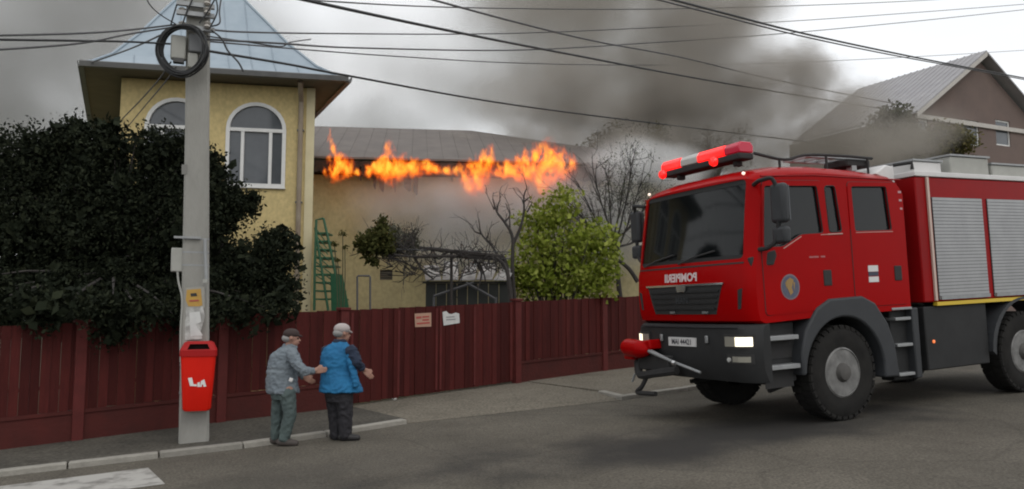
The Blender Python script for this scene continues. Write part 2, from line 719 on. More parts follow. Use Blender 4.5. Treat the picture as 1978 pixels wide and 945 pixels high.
# ================================================================== FENCE AND GATE
maroon = mat('maroon_boards', (0.080, 0.0155, 0.0135), (0.050, 0.011, 0.010), scale=2.2, rough=0.7, spec=.12, bump=0.25, bscale=10, stretch=(6, 6, 1), rand=0.28)
maroon2 = mat('maroon_plinth', (0.088, 0.021, 0.018), (0.055, 0.018, 0.016), scale=2.5, spec=.15, rough=0.8, bump=0.4, bscale=18)
maroon3 = mat('maroon_posts', (0.125, 0.027, 0.025), (0.08, 0.02, 0.018), scale=4, spec=.15, rough=0.65, bump=0.25, bscale=18)
FH = 1.69
PW = 0.118
pl_long = MB().box2((0.0015, -.010, 0), (PW - .0015, .010, FH - .05)).mesh('plank', maroon)
pl_short = MB().box2((0.0015, -.010, 0), (PW - .0015, .010, FH - .44)).mesh('plank', maroon)
_b = MB().box2((0, -.02, -.15), (1, .10, .42))
_b.box2((0, -.035, .40), (1, .115, .445))


def fence_run(root, a, b, gate=False):
    P, Q = st(*a), st(*b)
    P.z += .06
    Q.z += .06
    e = Q - P
    L = math.hypot(e.x, e.y)
    ex = Vector((e.x / L, e.y / L, 0))
    nx = Vector((-ex.y, ex.x, 0))
    n = int(L / PW)
    w = L / n
    for i in range(n):
        o = obj('plank', pl_long if gate else pl_short, root)
        z = P.z + (Q.z - P.z) * (i + .5) / n
        base = (.035 if gate else .43) + random.uniform(-.006, .006)
        loc = P + ex * (i * w) + nx * (random.uniform(-.004, .004) + (.007 if i % 2 else -.004))
        o.matrix_world = Matrix.Translation((loc.x, loc.y, z + base)) @ Matrix(((ex.x, nx.x, 0, 0), (ex.y, nx.y, 0, 0), (0, 0, 1, 0), (0, 0, 0, 1))) @ Matrix.Diagonal((w / PW, 1, 1, 1))
    # rails behind, plinth below
    for h in (.75, 1.5):
        MB().prism([P + nx * .014 + Vector((0, 0, h)), P + nx * .05 + Vector((0, 0, h)), P + nx * .05 + Vector((0, 0, h + .05)), P + nx * .014 + Vector((0, 0, h + .05))], e).build('rail', maroon, root)
    if not gate:
        pr = [(-.03, -.2), (.10, -.2), (.10, .42), (-.03, .42)]
        MB().prism([P + nx * y + Vector((0, 0, z)) for y, z in pr], e).build('plinth', maroon2, root, bevel=.008)
        pr = [(-.05, .38), (-.031, .38), (-.031, .43), (-.05, .43)]
        MB().prism([P + nx * y + Vector((0, 0, z)) for y, z in pr], e).build('ledge', maroon2, root)
    else:
        for i in (.02, .27, .49, .515, .73, .98):
            c = P + e * i
            MB().box((c.x, c.y, c.z + .85), (.045, .045, 1.55), Matrix.Rotation(math.atan2(ex.y, ex.x), 3, 'Z')).build('stile', maroon3, root)
    return P, Q, ex, nx


def post(root, p, h=1.74, w=.15, dz=.0):
    P = st(*p)
    ang = A_ST + .22
    mb = MB().box((P.x, P.y, P.z + h / 2 - .05), (w, w, h + .1), Matrix.Rotation(ang, 3, 'Z'))
    mb.box((P.x, P.y, P.z + h + .02), (w + .05, w + .05, .05), Matrix.Rotation(ang, 3, 'Z'))
    return mb.build('post', maroon3, root, bevel=.008)


fl = tag(empty('fence', st(*FST[1])), 'maroon board fence on a plinth beneath the dark evergreen, left of the gate', 'fence')
fl.matrix_world = Matrix.Identity(4)
mid0 = ((FST0[0] + FST[0][0]) / 2, (FST0[1] + FST[0][1]) / 2)
for a, b in ((FST0, mid0), (mid0, FST[0]), (FST[0], FST[1]), (FST[1], FST[2])):
    fence_run(fl, a, b)
for p in (FST0, mid0, FST[0], FST[1], FST[2]):
    post(fl, p)
gt = tag(empty('gate'), 'maroon double leaf board gate carrying two small paper signs', 'gate')
gP, gQ, gex, gnx = fence_run(gt, (FST[2][0] + .09, FST[2][1] + .03), (FST[3][0] - .09, FST[3][1] - .03), gate=True)
fr = tag(empty('fence'), 'maroon board fence between the gate and the fire truck, below the bright green bush', 'fence')
for a, b in ((FST[3], FST[4]), (FST[4], FST[5]), (FST[5], FST6)):
    fence_run(fr, a, b)
for p in (FST[3], FST[4], FST[5]):
    post(fr, p, h=1.76)

# signs on the gate
GP = Plane((gP.x, gP.y), math.atan2(gex.y, gex.x))
sign_or = mat('sign_orange', (0.45, 0.27, 0.19), (0.36, 0.22, 0.16), scale=9, rough=0.6)
sign_wh = mat('sign_white', (0.62, 0.62, 0.60), (0.48, 0.48, 0.47), scale=7, rough=0.6)
red_print = mat('print_red', (0.35, 0.06, 0.05), rough=0.6)
grey_print = mat('print_grey', (0.22, 0.22, 0.22), rough=0.6)


def flat_on(plane, pix, name, m, off=.02, th=.004, parent=None):
    q = [plane.hit(px, py, off) for px, py in pix]
    pts = [plane.pt(a, z, off) for a, z in q]
    return MB().prism(pts, -plane.n * th).build(name, m, parent)


s1 = empty('notice_sign', GP.pt(*GP.hit(816, 630, .02), .02))
s1.matrix_world = Matrix.Identity(4)
flat_on(GP, [(801, 606), (833, 604), (833, 631), (802, 632)], 'sign_board', sign_or, parent=s1)
for pix in ([(804, 612), (814, 611), (814, 615), (804, 616)], [(816, 611), (829, 610), (829, 613), (816, 614)], [(816, 617), (829, 616), (829, 619), (816, 620)], [(805, 624), (830, 622), (830, 625), (805, 627)]):
    flat_on(GP, pix, 'print', red_print, .024, .002, s1)
tag(s1, 'small orange and white notice sign on the maroon gate', 'sign')
s2 = empty('paper_notice')
flat_on(GP, [(855, 603), (862, 601), (867, 606), (873, 607), (880, 604), (887, 606), (888, 624), (857, 629)], 'paper_sheet', sign_wh, parent=s2)
for pix in ([(862, 612), (878, 611), (878, 613), (862, 614)], [(862, 617), (880, 616), (880, 618), (862, 619)]):
    flat_on(GP, pix, 'print', grey_print, .024, .002, s2)
tag(s2, 'torn white paper notice on the maroon gate, right of the orange sign', 'notice')

# ================================================================== YELLOW TOWER HOUSE
yellow = mat('yellow_render', (0.62, 0.495, 0.235), (0.51, 0.405, 0.195), scale=.9, rough=0.9, bump=0.15, bscale=50, detail=8, stretch=(1, 1, .75), grain=14)
pale_y = mat('pale_corner', (0.70, 0.62, 0.40), (0.58, 0.51, 0.32), scale=2.0, rough=0.85)
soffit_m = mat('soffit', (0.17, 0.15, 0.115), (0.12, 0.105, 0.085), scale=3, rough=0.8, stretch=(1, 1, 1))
roof_bl = mat('zinc_roof', (0.24, 0.30, 0.35), (0.34, 0.40, 0.45), scale=1.3, rough=0.45, metal=0.25, bump=0.1, bscale=8, detail=7)
gutter_m = mat('gutter', (0.10, 0.10, 0.10), (0.15, 0.15, 0.145), scale=4, rough=0.5, metal=0.3)
pvc = mat('white_frame', (0.72, 0.72, 0.70), (0.62, 0.62, 0.60), scale=4, rough=0.4)
pane_m = mat('house_glass', (0.055, 0.062, 0.070), (0.10, 0.11, 0.12), scale=1.4, rough=0.08, spec=0.6)
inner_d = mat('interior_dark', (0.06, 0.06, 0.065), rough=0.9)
pipe_m = mat('rusty_pipe', (0.33, 0.28, 0.21), (0.20, 0.145, 0.10), scale=5, rough=0.6, stretch=(1, 1, .5))

tp = at(603, 400, 17.0)
TW = Plane((tp.x, tp.y), R(11.6))
side = Vector((-math.sin(R(26.6)), math.cos(R(26.6)), 0))
aL = TW.hit(228, 300)[0]
zb = gz(tp.x, tp.y) - .6
e_r = TW.hit(670, 157, .62)
e_l = TW.hit(160, 128, .62)
z_e = (e_r[1] + e_l[1]) / 2
tower = tag(empty('tower_house'), 'yellow house tower with blue grey pyramid roof and arched windows behind the utility pole', 'house')
FR, FL = TW.pt(0, 0), TW.pt(aL, 0)
DEP = 4.6
z_wt = z_e - .02


def win_px(x0, x1, ytop, ysp, ybot):
    a0, _ = TW.hit(x0, ysp)
    a1, _ = TW.hit(x1, ysp)
    m_ = (x0 + x1) / 2
    return a0, a1, TW.hit(m_, ybot)[1], TW.hit(m_, ysp)[1], TW.hit(m_, ytop)[1]


def arch_poly(a0, a1, z0, zs, zt, inset=0.0, n=14):
    a0 += inset
    a1 -= inset
    z0 += inset
    zt -= inset
    c, rx, rz = (a0 + a1) / 2, (a1 - a0) / 2, zt - zs
    return [(a0, z0), (a1, z0)] + [(c + rx * math.cos(t), zs + rz * math.sin(t)) for t in [math.pi * k / n for k in range(n + 1)]]


wins = [win_px(441, 549, 202, 250, 358), win_px(284, 398, 193, 244, 356)]
wall_mb = MB().prism([TW.pt(aL, zb), TW.pt(0, zb), TW.pt(0, zb) + side * .3, TW.pt(aL, zb) + side * .3], (0, 0, z_wt - zb))
cut = []
for w in wins:
    cut.append(MB().prism([TW.pt(a, z, 1.0) for a, z in arch_poly(*w)], -TW.n * 2.5).mesh('c'))
wm = boolean(wall_mb.mesh('front_wall', yellow), cut, 'front_wall')
obj('front_wall', wm, tower)
for nm, p in (('side_wall', FR), ('side_wall', FL + TW.e * .3)):
    q = p - TW.e * .3
    s0 = side * .301
    MB().prism([p + s0 + Vector((0, 0, zb)), p + side * DEP + Vector((0, 0, zb)), q + side * DEP + Vector((0, 0, zb)), q + s0 + Vector((0, 0, zb))], (0, 0, z_wt - zb)).build(nm, yellow, tower)
bk0, bk1 = FL + side * (DEP + .002), FR + side * (DEP + .002)
MB().prism([bk0 + Vector((0, 0, zb)), bk1 + Vector((0, 0, zb)), bk1 + side * .3 + Vector((0, 0, zb)), bk0 + side * .3 + Vector((0, 0, zb))], (0, 0, z_wt - zb)).build('back_wall', yellow, tower)
# dark room behind the windows
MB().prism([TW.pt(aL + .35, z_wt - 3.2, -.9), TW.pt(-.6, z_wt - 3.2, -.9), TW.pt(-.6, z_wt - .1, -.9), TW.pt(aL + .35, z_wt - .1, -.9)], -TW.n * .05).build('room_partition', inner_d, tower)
# pale corner strip
MB().prism([TW.pt(-.17, zb, .025), TW.pt(.012, zb, .025), TW.pt(.012, zb, 0) + side * .01, TW.pt(-.17, zb, .001)], (0, 0, z_wt - zb)).build('corner_strip', pale_y, tower)
for w in wins:
    a0, a1, z0, zs, zt = w
    out = arch_poly(*w, inset=-.045)
    inn = arch_poly(*w, inset=.035)
    n_ = len(out)
    mb = MB()
    vs = [TW.pt(a, z, .03) for a, z in out] + [TW.pt(a, z, .03) for a, z in inn] + [TW.pt(a, z, -.10) for a, z in out] + [TW.pt(a, z, -.10) for a, z in inn]
    # frame sits in the opening: keep the outer back edge inside the wall
    fs = []
    for i in range(n_):
        j = (i + 1) % n_
        fs += [(i, j, n_ + j, n_ + i), (2 * n_ + i, 3 * n_ + i, 3 * n_ + j, 2 * n_ + j), (n_ + i, n_ + j, 3 * n_ + j, 3 * n_ + i), (i, 2 * n_ + i, 2 * n_ + j, j)]
    win = mb.add(vs, fs).build('window', pvc, tower)
    wd = a1 - a0
    bars = [((a0 + .03, zs - .06), (a1 - .03, zs + .02))]
    for q in (.26, .76):
        bars.append(((a0 + wd * q - .035, z0 + .03), (a0 + wd * q + .035, zs - .061)))
    for (p, q) in bars:
        MB().prism([TW.pt(p[0], p[1], .02), TW.pt(q[0], p[1], .02), TW.pt(q[0], q[1], .02), TW.pt(p[0], q[1], .02)], -TW.n * .07).build('mullion', pvc, win, bevel=.006)
    cols = [(a0 + .03, a0 + wd * .26), (a0 + wd * .26, a0 + wd * .76), (a0 + wd * .76, a1 - .03)]
    for k, (p, q) in enumerate(cols):
        of = -.03 if k != 1 else -.045
        MB().prism([TW.pt(p, z0 + .03, of), TW.pt(q, z0 + .03, of), TW.pt(q, zs, of), TW.pt(p, zs, of)], -TW.n * .01).build('pane', pane_m, win)
    MB().prism([TW.pt(a, max(z, zs), -.03) for a, z in arch_poly(*w, inset=.03)[2:]], -TW.n * .01).build('pane', pane_m, win)
    MB().prism([TW.pt(a0 - .06, z0 - .07, .06), TW.pt(a1 + .06, z0 - .07, .06), TW.pt(a1 + .06, z0 - .045, .06), TW.pt(a0 - .06, z0 - .045, .06)], -TW.n * .05).build('sill', pvc, win)

# eaves, soffit, roof
ER, EL = TW.pt(e_r[0], 0, .62), TW.pt(e_l[0], 0, .62)
EB_R, EB_L = ER + side * (DEP + 1.2), EL + side * (DEP + 1.2)
eave = [EL, ER, EB_R, EB_L]
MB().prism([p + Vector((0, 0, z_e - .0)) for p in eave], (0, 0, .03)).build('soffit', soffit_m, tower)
gmb = MB()
cen = (EL + ER + EB_R + EB_L) / 4
for i in range(4):
    p, q = eave[i], eave[(i + 1) % 4]
    d = (q - p).normalized()
    o_ = Vector((d.y, -d.x, 0))
    ring = [p + d * -.04 + o_ * x + Vector((0, 0, z_e + z)) for x, z in ((-.02, -.03), (.09, -.02), (.11, .08), (.09, .10), (.07, .02), (-.02, .0))]
    gmb2 = MB().prism(ring, (q - p) + d * .08)
    gmb2.build('gutter', gutter_m, tower)
Zr = z_e + .075
apex_xy = cen + (FL - FL)
apx = at(372, -78, cen.y)
apex = Vector((cen.x, cen.y, apx.z))
rings = [(0.0, 0.0), (.06, .022), (.2, .105), (.4, .29), (.7, .62), (.97, .965)]
H_ = apex.z - Zr
secs = []
for f_, h_ in rings:
    secs.append([p.lerp(cen, f_) + Vector((0, 0, Zr + H_ * h_)) for p in eave])
rf = MB().loft(secs).build('roof', roof_bl, tower)
for i in range(4):
    MB().tube([s[i] + Vector((0, 0, .015)) for s in secs], .03, n=6).build('ridge_cap', roof_bl, rf)
# sheet seams on the street side and on the right slope
for e0, e1, nn in ((0, 1, 11), (1, 2, 9)):
    for k in range(1, nn):
        f0 = k / nn
        lim = 2 * min(f0, 1 - f0)          # seam runs up to the hip
        path = []
        for (f_, h_), s in zip(rings, secs):
            wfrac = 1 - f_
            # keep constant offset along the eave direction
            t_ = .5 + (f0 - .5) / max(wfrac, 1e-3)
            if t_ < 0 or t_ > 1:
                break
            path.append(s[e0].lerp(s[e1], t_) + Vector((0, 0, .012)))
        if len(path) > 1:
            MB().tube(path, .013, n=4).build('roof_seam', roof_bl, rf)
# downpipe
dp = [TW.hit(583, y)[0] for y in (170, 585)]
MB().tube([TW.pt(dp[0], z_e - .03, .5), TW.pt(dp[0], z_e - .18, .35), TW.pt(dp[0], z_e - .35, .10), TW.pt(dp[0], z_e - .6, .08), TW.pt(dp[0], zb, .08)], .055, n=10).build('downpipe', pipe_m, tower, smooth=True)
for zz in (z_e - 1.0, z_e - 2.6, z_e - 4.2):
    MB().box((TW.pt(dp[0], zz, .05)), (.15, .12, .03), Matrix.Rotation(TW.ang, 3, 'Z')).build('pipe_clip', gutter_m, tower)

# ================================================================== BURNING HOUSE
hp = at(605, 340, 20.6)
HW = Plane((hp.x, hp.y), R(7))
cream = mat('cream_render', (0.51, 0.44, 0.24), (0.38, 0.325, 0.185), scale=0.7, rough=0.92, bump=0.15, bscale=30, detail=9, stretch=(1, 1, .75), grain=12)
roof_g = mat('old_roof', (0.115, 0.10, 0.092), (0.165, 0.145, 0.13), scale=1.6, rough=0.85, bump=0.3, bscale=14)
char = mat('charred', (0.018, 0.014, 0.012), (0.055, 0.036, 0.026), scale=6, rough=0.95, bump=0.6, bscale=25)
house = tag(empty('burning_house'), 'long cream house with its roof edge on fire behind the maroon gate', 'house')
zt_w = HW.hit(640, 338)[1]
a_end = HW.hit(1345, 400)[0]
zg = gz(hp.x, hp.y) - .6
wall0 = MB().prism([HW.pt(-5, zg), HW.pt(a_end, zg), HW.pt(a_end, zg, -.3), HW.pt(-5, zg, -.3)], (0, 0, zt_w - zg)).mesh('front_wall', cream)
va0, vz1 = HW.hit(734, 521)
va1, vz0 = HW.hit(758, 541)
wall1 = boolean(wall0, [MB().prism([HW.pt(va0, vz0, .5), HW.pt(va1, vz0, .5), HW.pt(va1, vz1, .5), HW.pt(va0, vz1, .5)], -HW.n * .62).mesh('c')], 'front_wall')
obj('front_wall', wall1, house)
MB().prism([HW.pt(a_end - .3, zg, -.302), HW.pt(a_end, zg, -.302), HW.pt(a_end, zg, -8), HW.pt(a_end - .3, zg, -8)], (0, 0, zt_w - zg)).build('side_wall', cream, house)
vent = MB().prism([HW.pt(va0, vz0, -.09), HW.pt(va1, vz0, -.09), HW.pt(va1, vz1, -.09), HW.pt(va0, vz1, -.09)], -HW.n * .02).build('vent', inner_d, house)
for k in range(5):
    z = vz0 + (vz1 - vz0) * (k + .5) / 5
    MB().box(HW.pt((va0 + va1) / 2, z, -.05), (va1 - va0, .05, .012), Matrix.Rotation(HW.ang, 3, 'Z') @ Matrix.Rotation(R(35), 3, 'X')).build('slat', soffit_m, vent)
z_ev = HW.hit(640, 306, .5)[1]
rdg = 4.3
z_rg = HW.hit(760, 251, -rdg)[1]
a_rg = HW.hit(910, 252, -rdg)[0]
prof_l = [HW.pt(-5, z_ev, .5), HW.pt(a_end + .5, z_ev, .5), HW.pt(a_rg, z_rg, -rdg), HW.pt(-5, z_rg, -rdg)]
mb = MB().prism(prof_l, (0, 0, .05))
mb.prism([HW.pt(a_end + .5, z_ev, .5), HW.pt(a_end + .5, z_ev, -rdg * 2 - .5), HW.pt(a_rg, z_rg, -rdg)], (0, 0, .05))
mb.prism([HW.pt(-5, z_rg, -rdg), HW.pt(a_rg, z_rg, -rdg), HW.pt(a_end + .5, z_ev, -rdg * 2 - .5), HW.pt(-5, z_ev, -rdg * 2 - .5)], (0, 0, .05))
hroof = mb.build('roof', roof_g, house)
for k in range(34):
    a = -2 + k * .42
    if a > a_end:
        break
    top = min(1.0, max(0.0, (a_end + .5 - a) / (a_end + .5 - a_rg)))
    MB().tube([HW.pt(a, z_ev + .055, .49), HW.pt(a, z_ev + .055 + (z_rg - z_ev) * top, .49 - (rdg + .49) * top)], .007, n=4).build('roof_seam', roof_g, hroof)
rng = np.random.default_rng(3)
# charred eave boards, rafters and hanging scraps
a = -.1
while a < a_end:
    wd = rng.uniform(.5, 1.3)
    h = rng.uniform(.27, .44)
    drop = rng.uniform(0, .05)
    nseg = 7
    low = [(a + wd * i / nseg, z_ev - h - rng.uniform(0, .12)) for i in range(nseg + 1)]
    top = [(a + wd, z_ev - .005 - drop), (a, z_ev - .005 - drop)]
    MB().prism([HW.pt(x, z, .48 + rng.uniform(-.003, .003)) for x, z in low + top], -HW.n * .03).build('fascia_board', char, house)
    a += wd + rng.uniform(.0, .05)
for k in range(26):
    a = .1 + k * (a_end - .3) / 26
    MB().box(HW.pt(a, z_ev - .14, .22), (.07, .55, .13), Matrix.Rotation(HW.ang, 3, 'Z')).build('rafter', char, house)
MB().prism([HW.pt(-.1, zt_w + .003, -.28), HW.pt(a_end, zt_w + .003, -.28), HW.pt(a_end, z_ev + .02, -.28), HW.pt(-.1, z_ev + .02, -.28)], HW.n * .2).build('wall_plate', char, house)
for x0, x1, y1 in ((719, 727, 367), (731, 743, 372), (757, 766, 372), (770, 774, 360), (779, 795, 371), (797, 808, 378), (690, 700, 350), (868, 876, 352), (1000, 1012, 350), (1060, 1069, 356)):
    q0, _ = HW.hit(x0, 345, .46)
    q1, zz = HW.hit(x1, y1, .46)
    pts = [(q0, z_ev - .3), (q1, z_ev - .3), (q1 - .02, zz + .05), ((q0 * .3 + q1 * .7), zz), (q0 + .03, zz + .12)]
    MB().prism([HW.pt(x, z, .45) for x, z in pts], -HW.n * .02).build('burnt_scrap', char, house)

# ================================================================== FAR HOUSE AT THE RIGHT
brown_r = mat('brown_render', (0.16, 0.115, 0.098), (0.12, 0.09, 0.08), scale=1.2, rough=0.9, bump=0.2, bscale=20)
roof_gr = mat('grey_sheet_roof', (0.36, 0.35, 0.36), (0.27, 0.265, 0.275), scale=1.5, rough=0.55, metal=0.15, stretch=(1, 1, 1))
trim_l = mat('pale_trim', (0.50, 0.47, 0.43), (0.40, 0.38, 0.35), scale=3, rough=0.7)
fh = tag(empty('gabled_house'), 'distant brown gabled house with grey sheet metal roof above the truck rear', 'house')
YF = 34.0
c0 = at(1758, 218, YF)                     # near left eave corner of the gable
GPn = Plane((c0.x, c0.y), R(24))
g_z0 = c0.z
ap_ = GPn.hit(1888, 106)                     # gable apex
half = ap_[0]
back = Vector((-math.sin(R(27.5)), math.cos(R(27.5)), 0)) * 7.0
zb2 = gz(c0.x, c0.y) - 1
wl_m = MB().prism([GPn.pt(.35, zb2), GPn.pt(2 * half - .35, zb2), GPn.pt(2 * half - .35, g_z0), GPn.pt(half, ap_[1] - .2), GPn.pt(.35, g_z0)], -GPn.n * .3)
wcut = []
fwins = [(1776, 1792, 232, 272), (1862, 1890, 235, 280), (1925, 1950, 235, 280)]
for x0, x1, y0, y1 in fwins:
    p0, p1 = GPn.hit(x0, y1), GPn.hit(x1, y0)
    wcut.append(MB().prism([GPn.pt(p0[0], p0[1], .5), GPn.pt(p1[0], p0[1], .5), GPn.pt(p1[0], p1[1], .5), GPn.pt(p0[0], p1[1], .5)], -GPn.n * 1.2).mesh('c'))
obj('gable_wall', boolean(wl_m.mesh('gable_wall', brown_r), wcut, 'gable_wall'), fh)
for x0, x1, y0, y1 in fwins:
    p0, p1 = GPn.hit(x0, y1), GPn.hit(x1, y0)
    wf = MB()
    w_ = .07
    for q0, q1 in (((p0[0], p0[1]), (p1[0], p0[1] + w_)), ((p0[0], p1[1] - w_), (p1[0], p1[1])), ((p0[0], p0[1] + w_), (p0[0] + w_, p1[1] - w_)), ((p1[0] - w_, p0[1] + w_), (p1[0], p1[1] - w_))):
        wf.prism([GPn.pt(q0[0], q0[1], -.05), GPn.pt(q1[0], q0[1], -.05), GPn.pt(q1[0], q1[1], -.05), GPn.pt(q0[0], q1[1], -.05)], -GPn.n * .05)
    wo = wf.build('window', pvc, fh)
    MB().prism([GPn.pt(p0[0], p0[1], -.08), GPn.pt(p1[0], p0[1], -.08), GPn.pt(p1[0], p1[1], -.08), GPn.pt(p0[0], p1[1], -.08)], -GPn.n * .01).build('pane', pane_m, wo)
lw = GPn.pt(.35, 0, -.302)
MB().prism([lw + Vector((0, 0, zb2)), lw + back + Vector((0, 0, zb2)), lw + back + GPn.e * .3 + Vector((0, 0, zb2)), lw + GPn.e * .3 + Vector((0, 0, zb2))], (0, 0, g_z0 - zb2)).build('side_wall', brown_r, fh)
E0, AP = GPn.pt(-.15, g_z0 - .12, .45), GPn.pt(half, ap_[1], .45)
E1 = GPn.pt(2 * half + .15, g_z0 - .12, .45)
mb = MB().prism([E0, AP, AP + back, E0 + back], (0, 0, .08)).prism([AP, E1, E1 + back, AP + back], (0, 0, .08))
fro = mb.build('roof', roof_gr, fh)
for k in range(1, 20):
    f_ = k / 20
    MB().tube([E0.lerp(E0 + back, f_) + Vector((0, 0, .09)), AP.lerp(AP + back, f_) + Vector((0, 0, .09))], .03, n=4).build('roof_seam', roof_gr, fro)
MB().prism([E0 + GPn.n * .01, AP + GPn.n * .01, AP + GPn.n * .01 + Vector((0, 0, -.2)), E0 + GPn.n * .01 + Vector((0, 0, -.2))], GPn.n * .04).build('barge_board', trim_l, fh)
MB().prism([GPn.pt(.3, g_z0 - .22, .02), GPn.pt(2 * half - .3, g_z0 - .22, .02), GPn.pt(2 * half - .3, g_z0 - .02, .02), GPn.pt(.3, g_z0 - .02, .02)], GPn.n * .08).build('string_course', trim_l, fh)

# ================================================================== UTILITY POLE, BIN
conc = mat('pole_concrete', (0.33, 0.325, 0.30), (0.22, 0.215, 0.195), scale=2.2, rough=0.9, bump=0.4, bscale=35, detail=8, stretch=(1, 1, .35))
black_c = mat('cable_black', (0.02, 0.021, 0.022), rough=0.6)
grey_c = mat('cable_grey', (0.075, 0.075, 0.078), rough=0.7)
box_m = mat('service_box', (0.36, 0.36, 0.33), (0.28, 0.28, 0.255), scale=5, rough=0.6)
steel = mat('galvanised', (0.33, 0.34, 0.34), (0.24, 0.245, 0.25), scale=5, rough=0.5, metal=0.6)
pb = on_ground(375, 852, .06)
PX, PY, PZ = pb.x, pb.y, pb.z
pole = tag(empty('utility_pole'), 'grey concrete utility pole with posters, service boxes and a large black cable coil', 'utility pole')
rotp = Matrix.Rotation(R(20), 3, 'Z')


def polesec(z):
    f_ = z / 8.6
    w, d = .192 - .034 * min(1, max(0, z) / 4.0), .15 - .03 * f_
    return [Vector((PX - .026 * z, PY, PZ + z)) + rotp @ Vector((x, y, 0)) for x, y in ((-w, -d + .03), (-w + .03, -d), (w - .03, -d), (w, -d + .03), (w, d - .03), (w - .03, d), (-w + .03, d), (-w, d - .03))]


MB().loft([polesec(z) for z in (-.4, 0, 1, 2, 3, 4, 5, 6, 7, 8.6)]).build('shaft', conc, pole)


def pp(px, py, off=0.0):
    """point on the pole's street face"""
    return at(px, py, PY - .17 - off)


for y in (461, 487, 512):
    z = pp(375, y).z
    s = polesec(z - PZ)
    c = Vector((PX - .026 * (z - PZ), PY, z))
    MB().loft([[c + (p - c) * 1.02 + Vector((0, 0, dz)) - Vector((0, 0, 0)) for p in s] for dz in (-.012, .012)]).build('strap', steel, pole)
mbx = pp(343, 502, -.02)
MB().box((mbx.x - .02, mbx.y + .06, mbx.z), (.17, .16, .33), rotp).build('meter_box', box_m, pole, bevel=.015)
MB().tube(spline([pp(343, 525), pp(345, 545, .0), pp(352, 580, .015), pp(349, 640, .015), pp(349, 700, .015)], 6), .014, n=6).build('conduit', box_m, pole, smooth=True)
MB().tube([pp(396, 462, .02), pp(397, 500, .02), pp(399, 544, .02)], .024, n=8).build('conduit', steel, pole, smooth=True)
MB().box(pp(397, 543, .03), (.06, .05, .05)).build('conduit_end', box_m, pole)
MB().box(pp(362, 459, .02), (.34, .05, .03), rotp).build('bracket', steel, pole)
orange = mat('orange_sticker', (0.50, 0.30, 0.05), (0.38, 0.22, 0.06), scale=9, rough=0.7)
paper = mat('torn_paper', (0.50, 0.50, 0.48), (0.28, 0.275, 0.26), scale=11, rough=0.85, contrast=.12)


def sticker(nm, pix, m, off=.006):
    MB().prism([pp(x, y, off) for x, y in pix], (0, -.003, 0)).build(nm, m, pole)


sticker('sticker', [(361, 560), (388, 558), (391, 590), (385, 592), (364, 592), (359, 580)], orange)
sticker('print', [(368, 567), (379, 566), (381, 572), (369, 573)], black_c, .011)
sticker('print', [(366, 580), (384, 579), (384, 582), (366, 583)], red_print, .011)
sticker('poster', [(358, 594), (392, 592), (396, 612), (388, 640), (391, 655), (358, 657), (354, 630), (360, 612)], paper)
sticker('poster', [(357, 556), (395, 553), (396, 595), (357, 598)], mat('old_paste', (0.34, 0.33, 0.29), (0.27, 0.26, 0.235), scale=8, rough=0.9), .003)
sticker('poster', [(366, 604), (386, 602), (389, 622), (378, 627), (392, 648), (368, 650)], sign_wh, .011)
sticker('notch', [(351, 318), (362, 318), (362, 337), (351, 337)], mat('stain', (0.20, 0.195, 0.18), rough=.9), .002)
# cable coil and splice boxes
cc = pp(354, 97, .16)
for k in range(10):
    r0 = .318 + random.uniform(-.035, .03)
    dx, dz = random.uniform(-.012, .012), random.uniform(-.02, .02)
    ph = random.uniform(0, 6)
    pts = [cc + Vector((dx + (r0 + .012 * math.sin(2 * t + ph)) * math.cos(t), random.uniform(-.004, .004) + .03 * math.sin(t + ph) + (k - 8) * .006, dz + (r0 * 1.05 + .012 * math.sin(3 * t)) * math.sin(t))) for t in [2 * math.pi * i / 36 for i in range(37)]]
    MB().tube(pts, .0125, n=5, cap=False).build('cable_coil', black_c, pole, smooth=True)
MB().box(pp(345, 93, .06), (.20, .12, .34), rotp).build('splice_box', box_m, pole, bevel=.02)
MB().box(pp(345, 118, .07), (.14, .10, .06), rotp).build('splice_lid', mat('box_dark', (.06, .06, .06), rough=.6), pole)
MB().box(pp(378, 85, .05), (.18, .1, .26), rotp).build('splice_box', mat('box_grey', (.13, .135, .14), rough=.6), pole, bevel=.02)
MB().box(pp(372, 118, .04), (.13, .08, .22), rotp).build('splice_box', box_m, pole, bevel=.02)
for y in (10, 28, 55):
    MB().box(pp(378, y, .03), (.5, .06, .06), rotp).build('bracket', steel, pole)
    for x in (352, 400):
        MB().lathe([(.02, 0), (.05, .02), (.03, .05), (.055, .08), (.0, .11)], pp(x, y, .04), (0, 0, 1), 10).build('insulator', trim_l, pole, smooth=True)
for pts in ([(330, 48), (338, 20), (346, -6), (352, -40)], [(352, 48), (362, 20), (374, -8), (380, -40)], [(405, 55), (420, 20), (412, -20)], [(385, 45), (400, 25), (420, -10)]):
    MB().tube(spline([pp(x, y, .12) for x, y in pts], 5), .011, n=5).build('lead_cable', black_c, pole, smooth=True)

# red litter bin strapped to the pole
binr = mat('bin_red', (0.66, 0.014, 0.005), (0.56, 0.011, 0.005), scale=3, rough=0.5, spec=.15, bump=.05, bscale=8)
bind = mat('bin_lid', (0.36, 0.008, 0.008), (0.30, 0.007, 0.008), scale=3, rough=0.5, spec=.2)
wpr = mat('white_print', (0.70, 0.70, 0.68), rough=0.6)
YB = PY - .36
b0, b1 = at(372, 795, YB), at(372, 684, YB)
lbin = tag(empty('litter_bin'), 'red plastic litter bin with a white mark hung on the concrete pole', 'litter bin')
BW = (404 - 339) * YB / FPX / 2


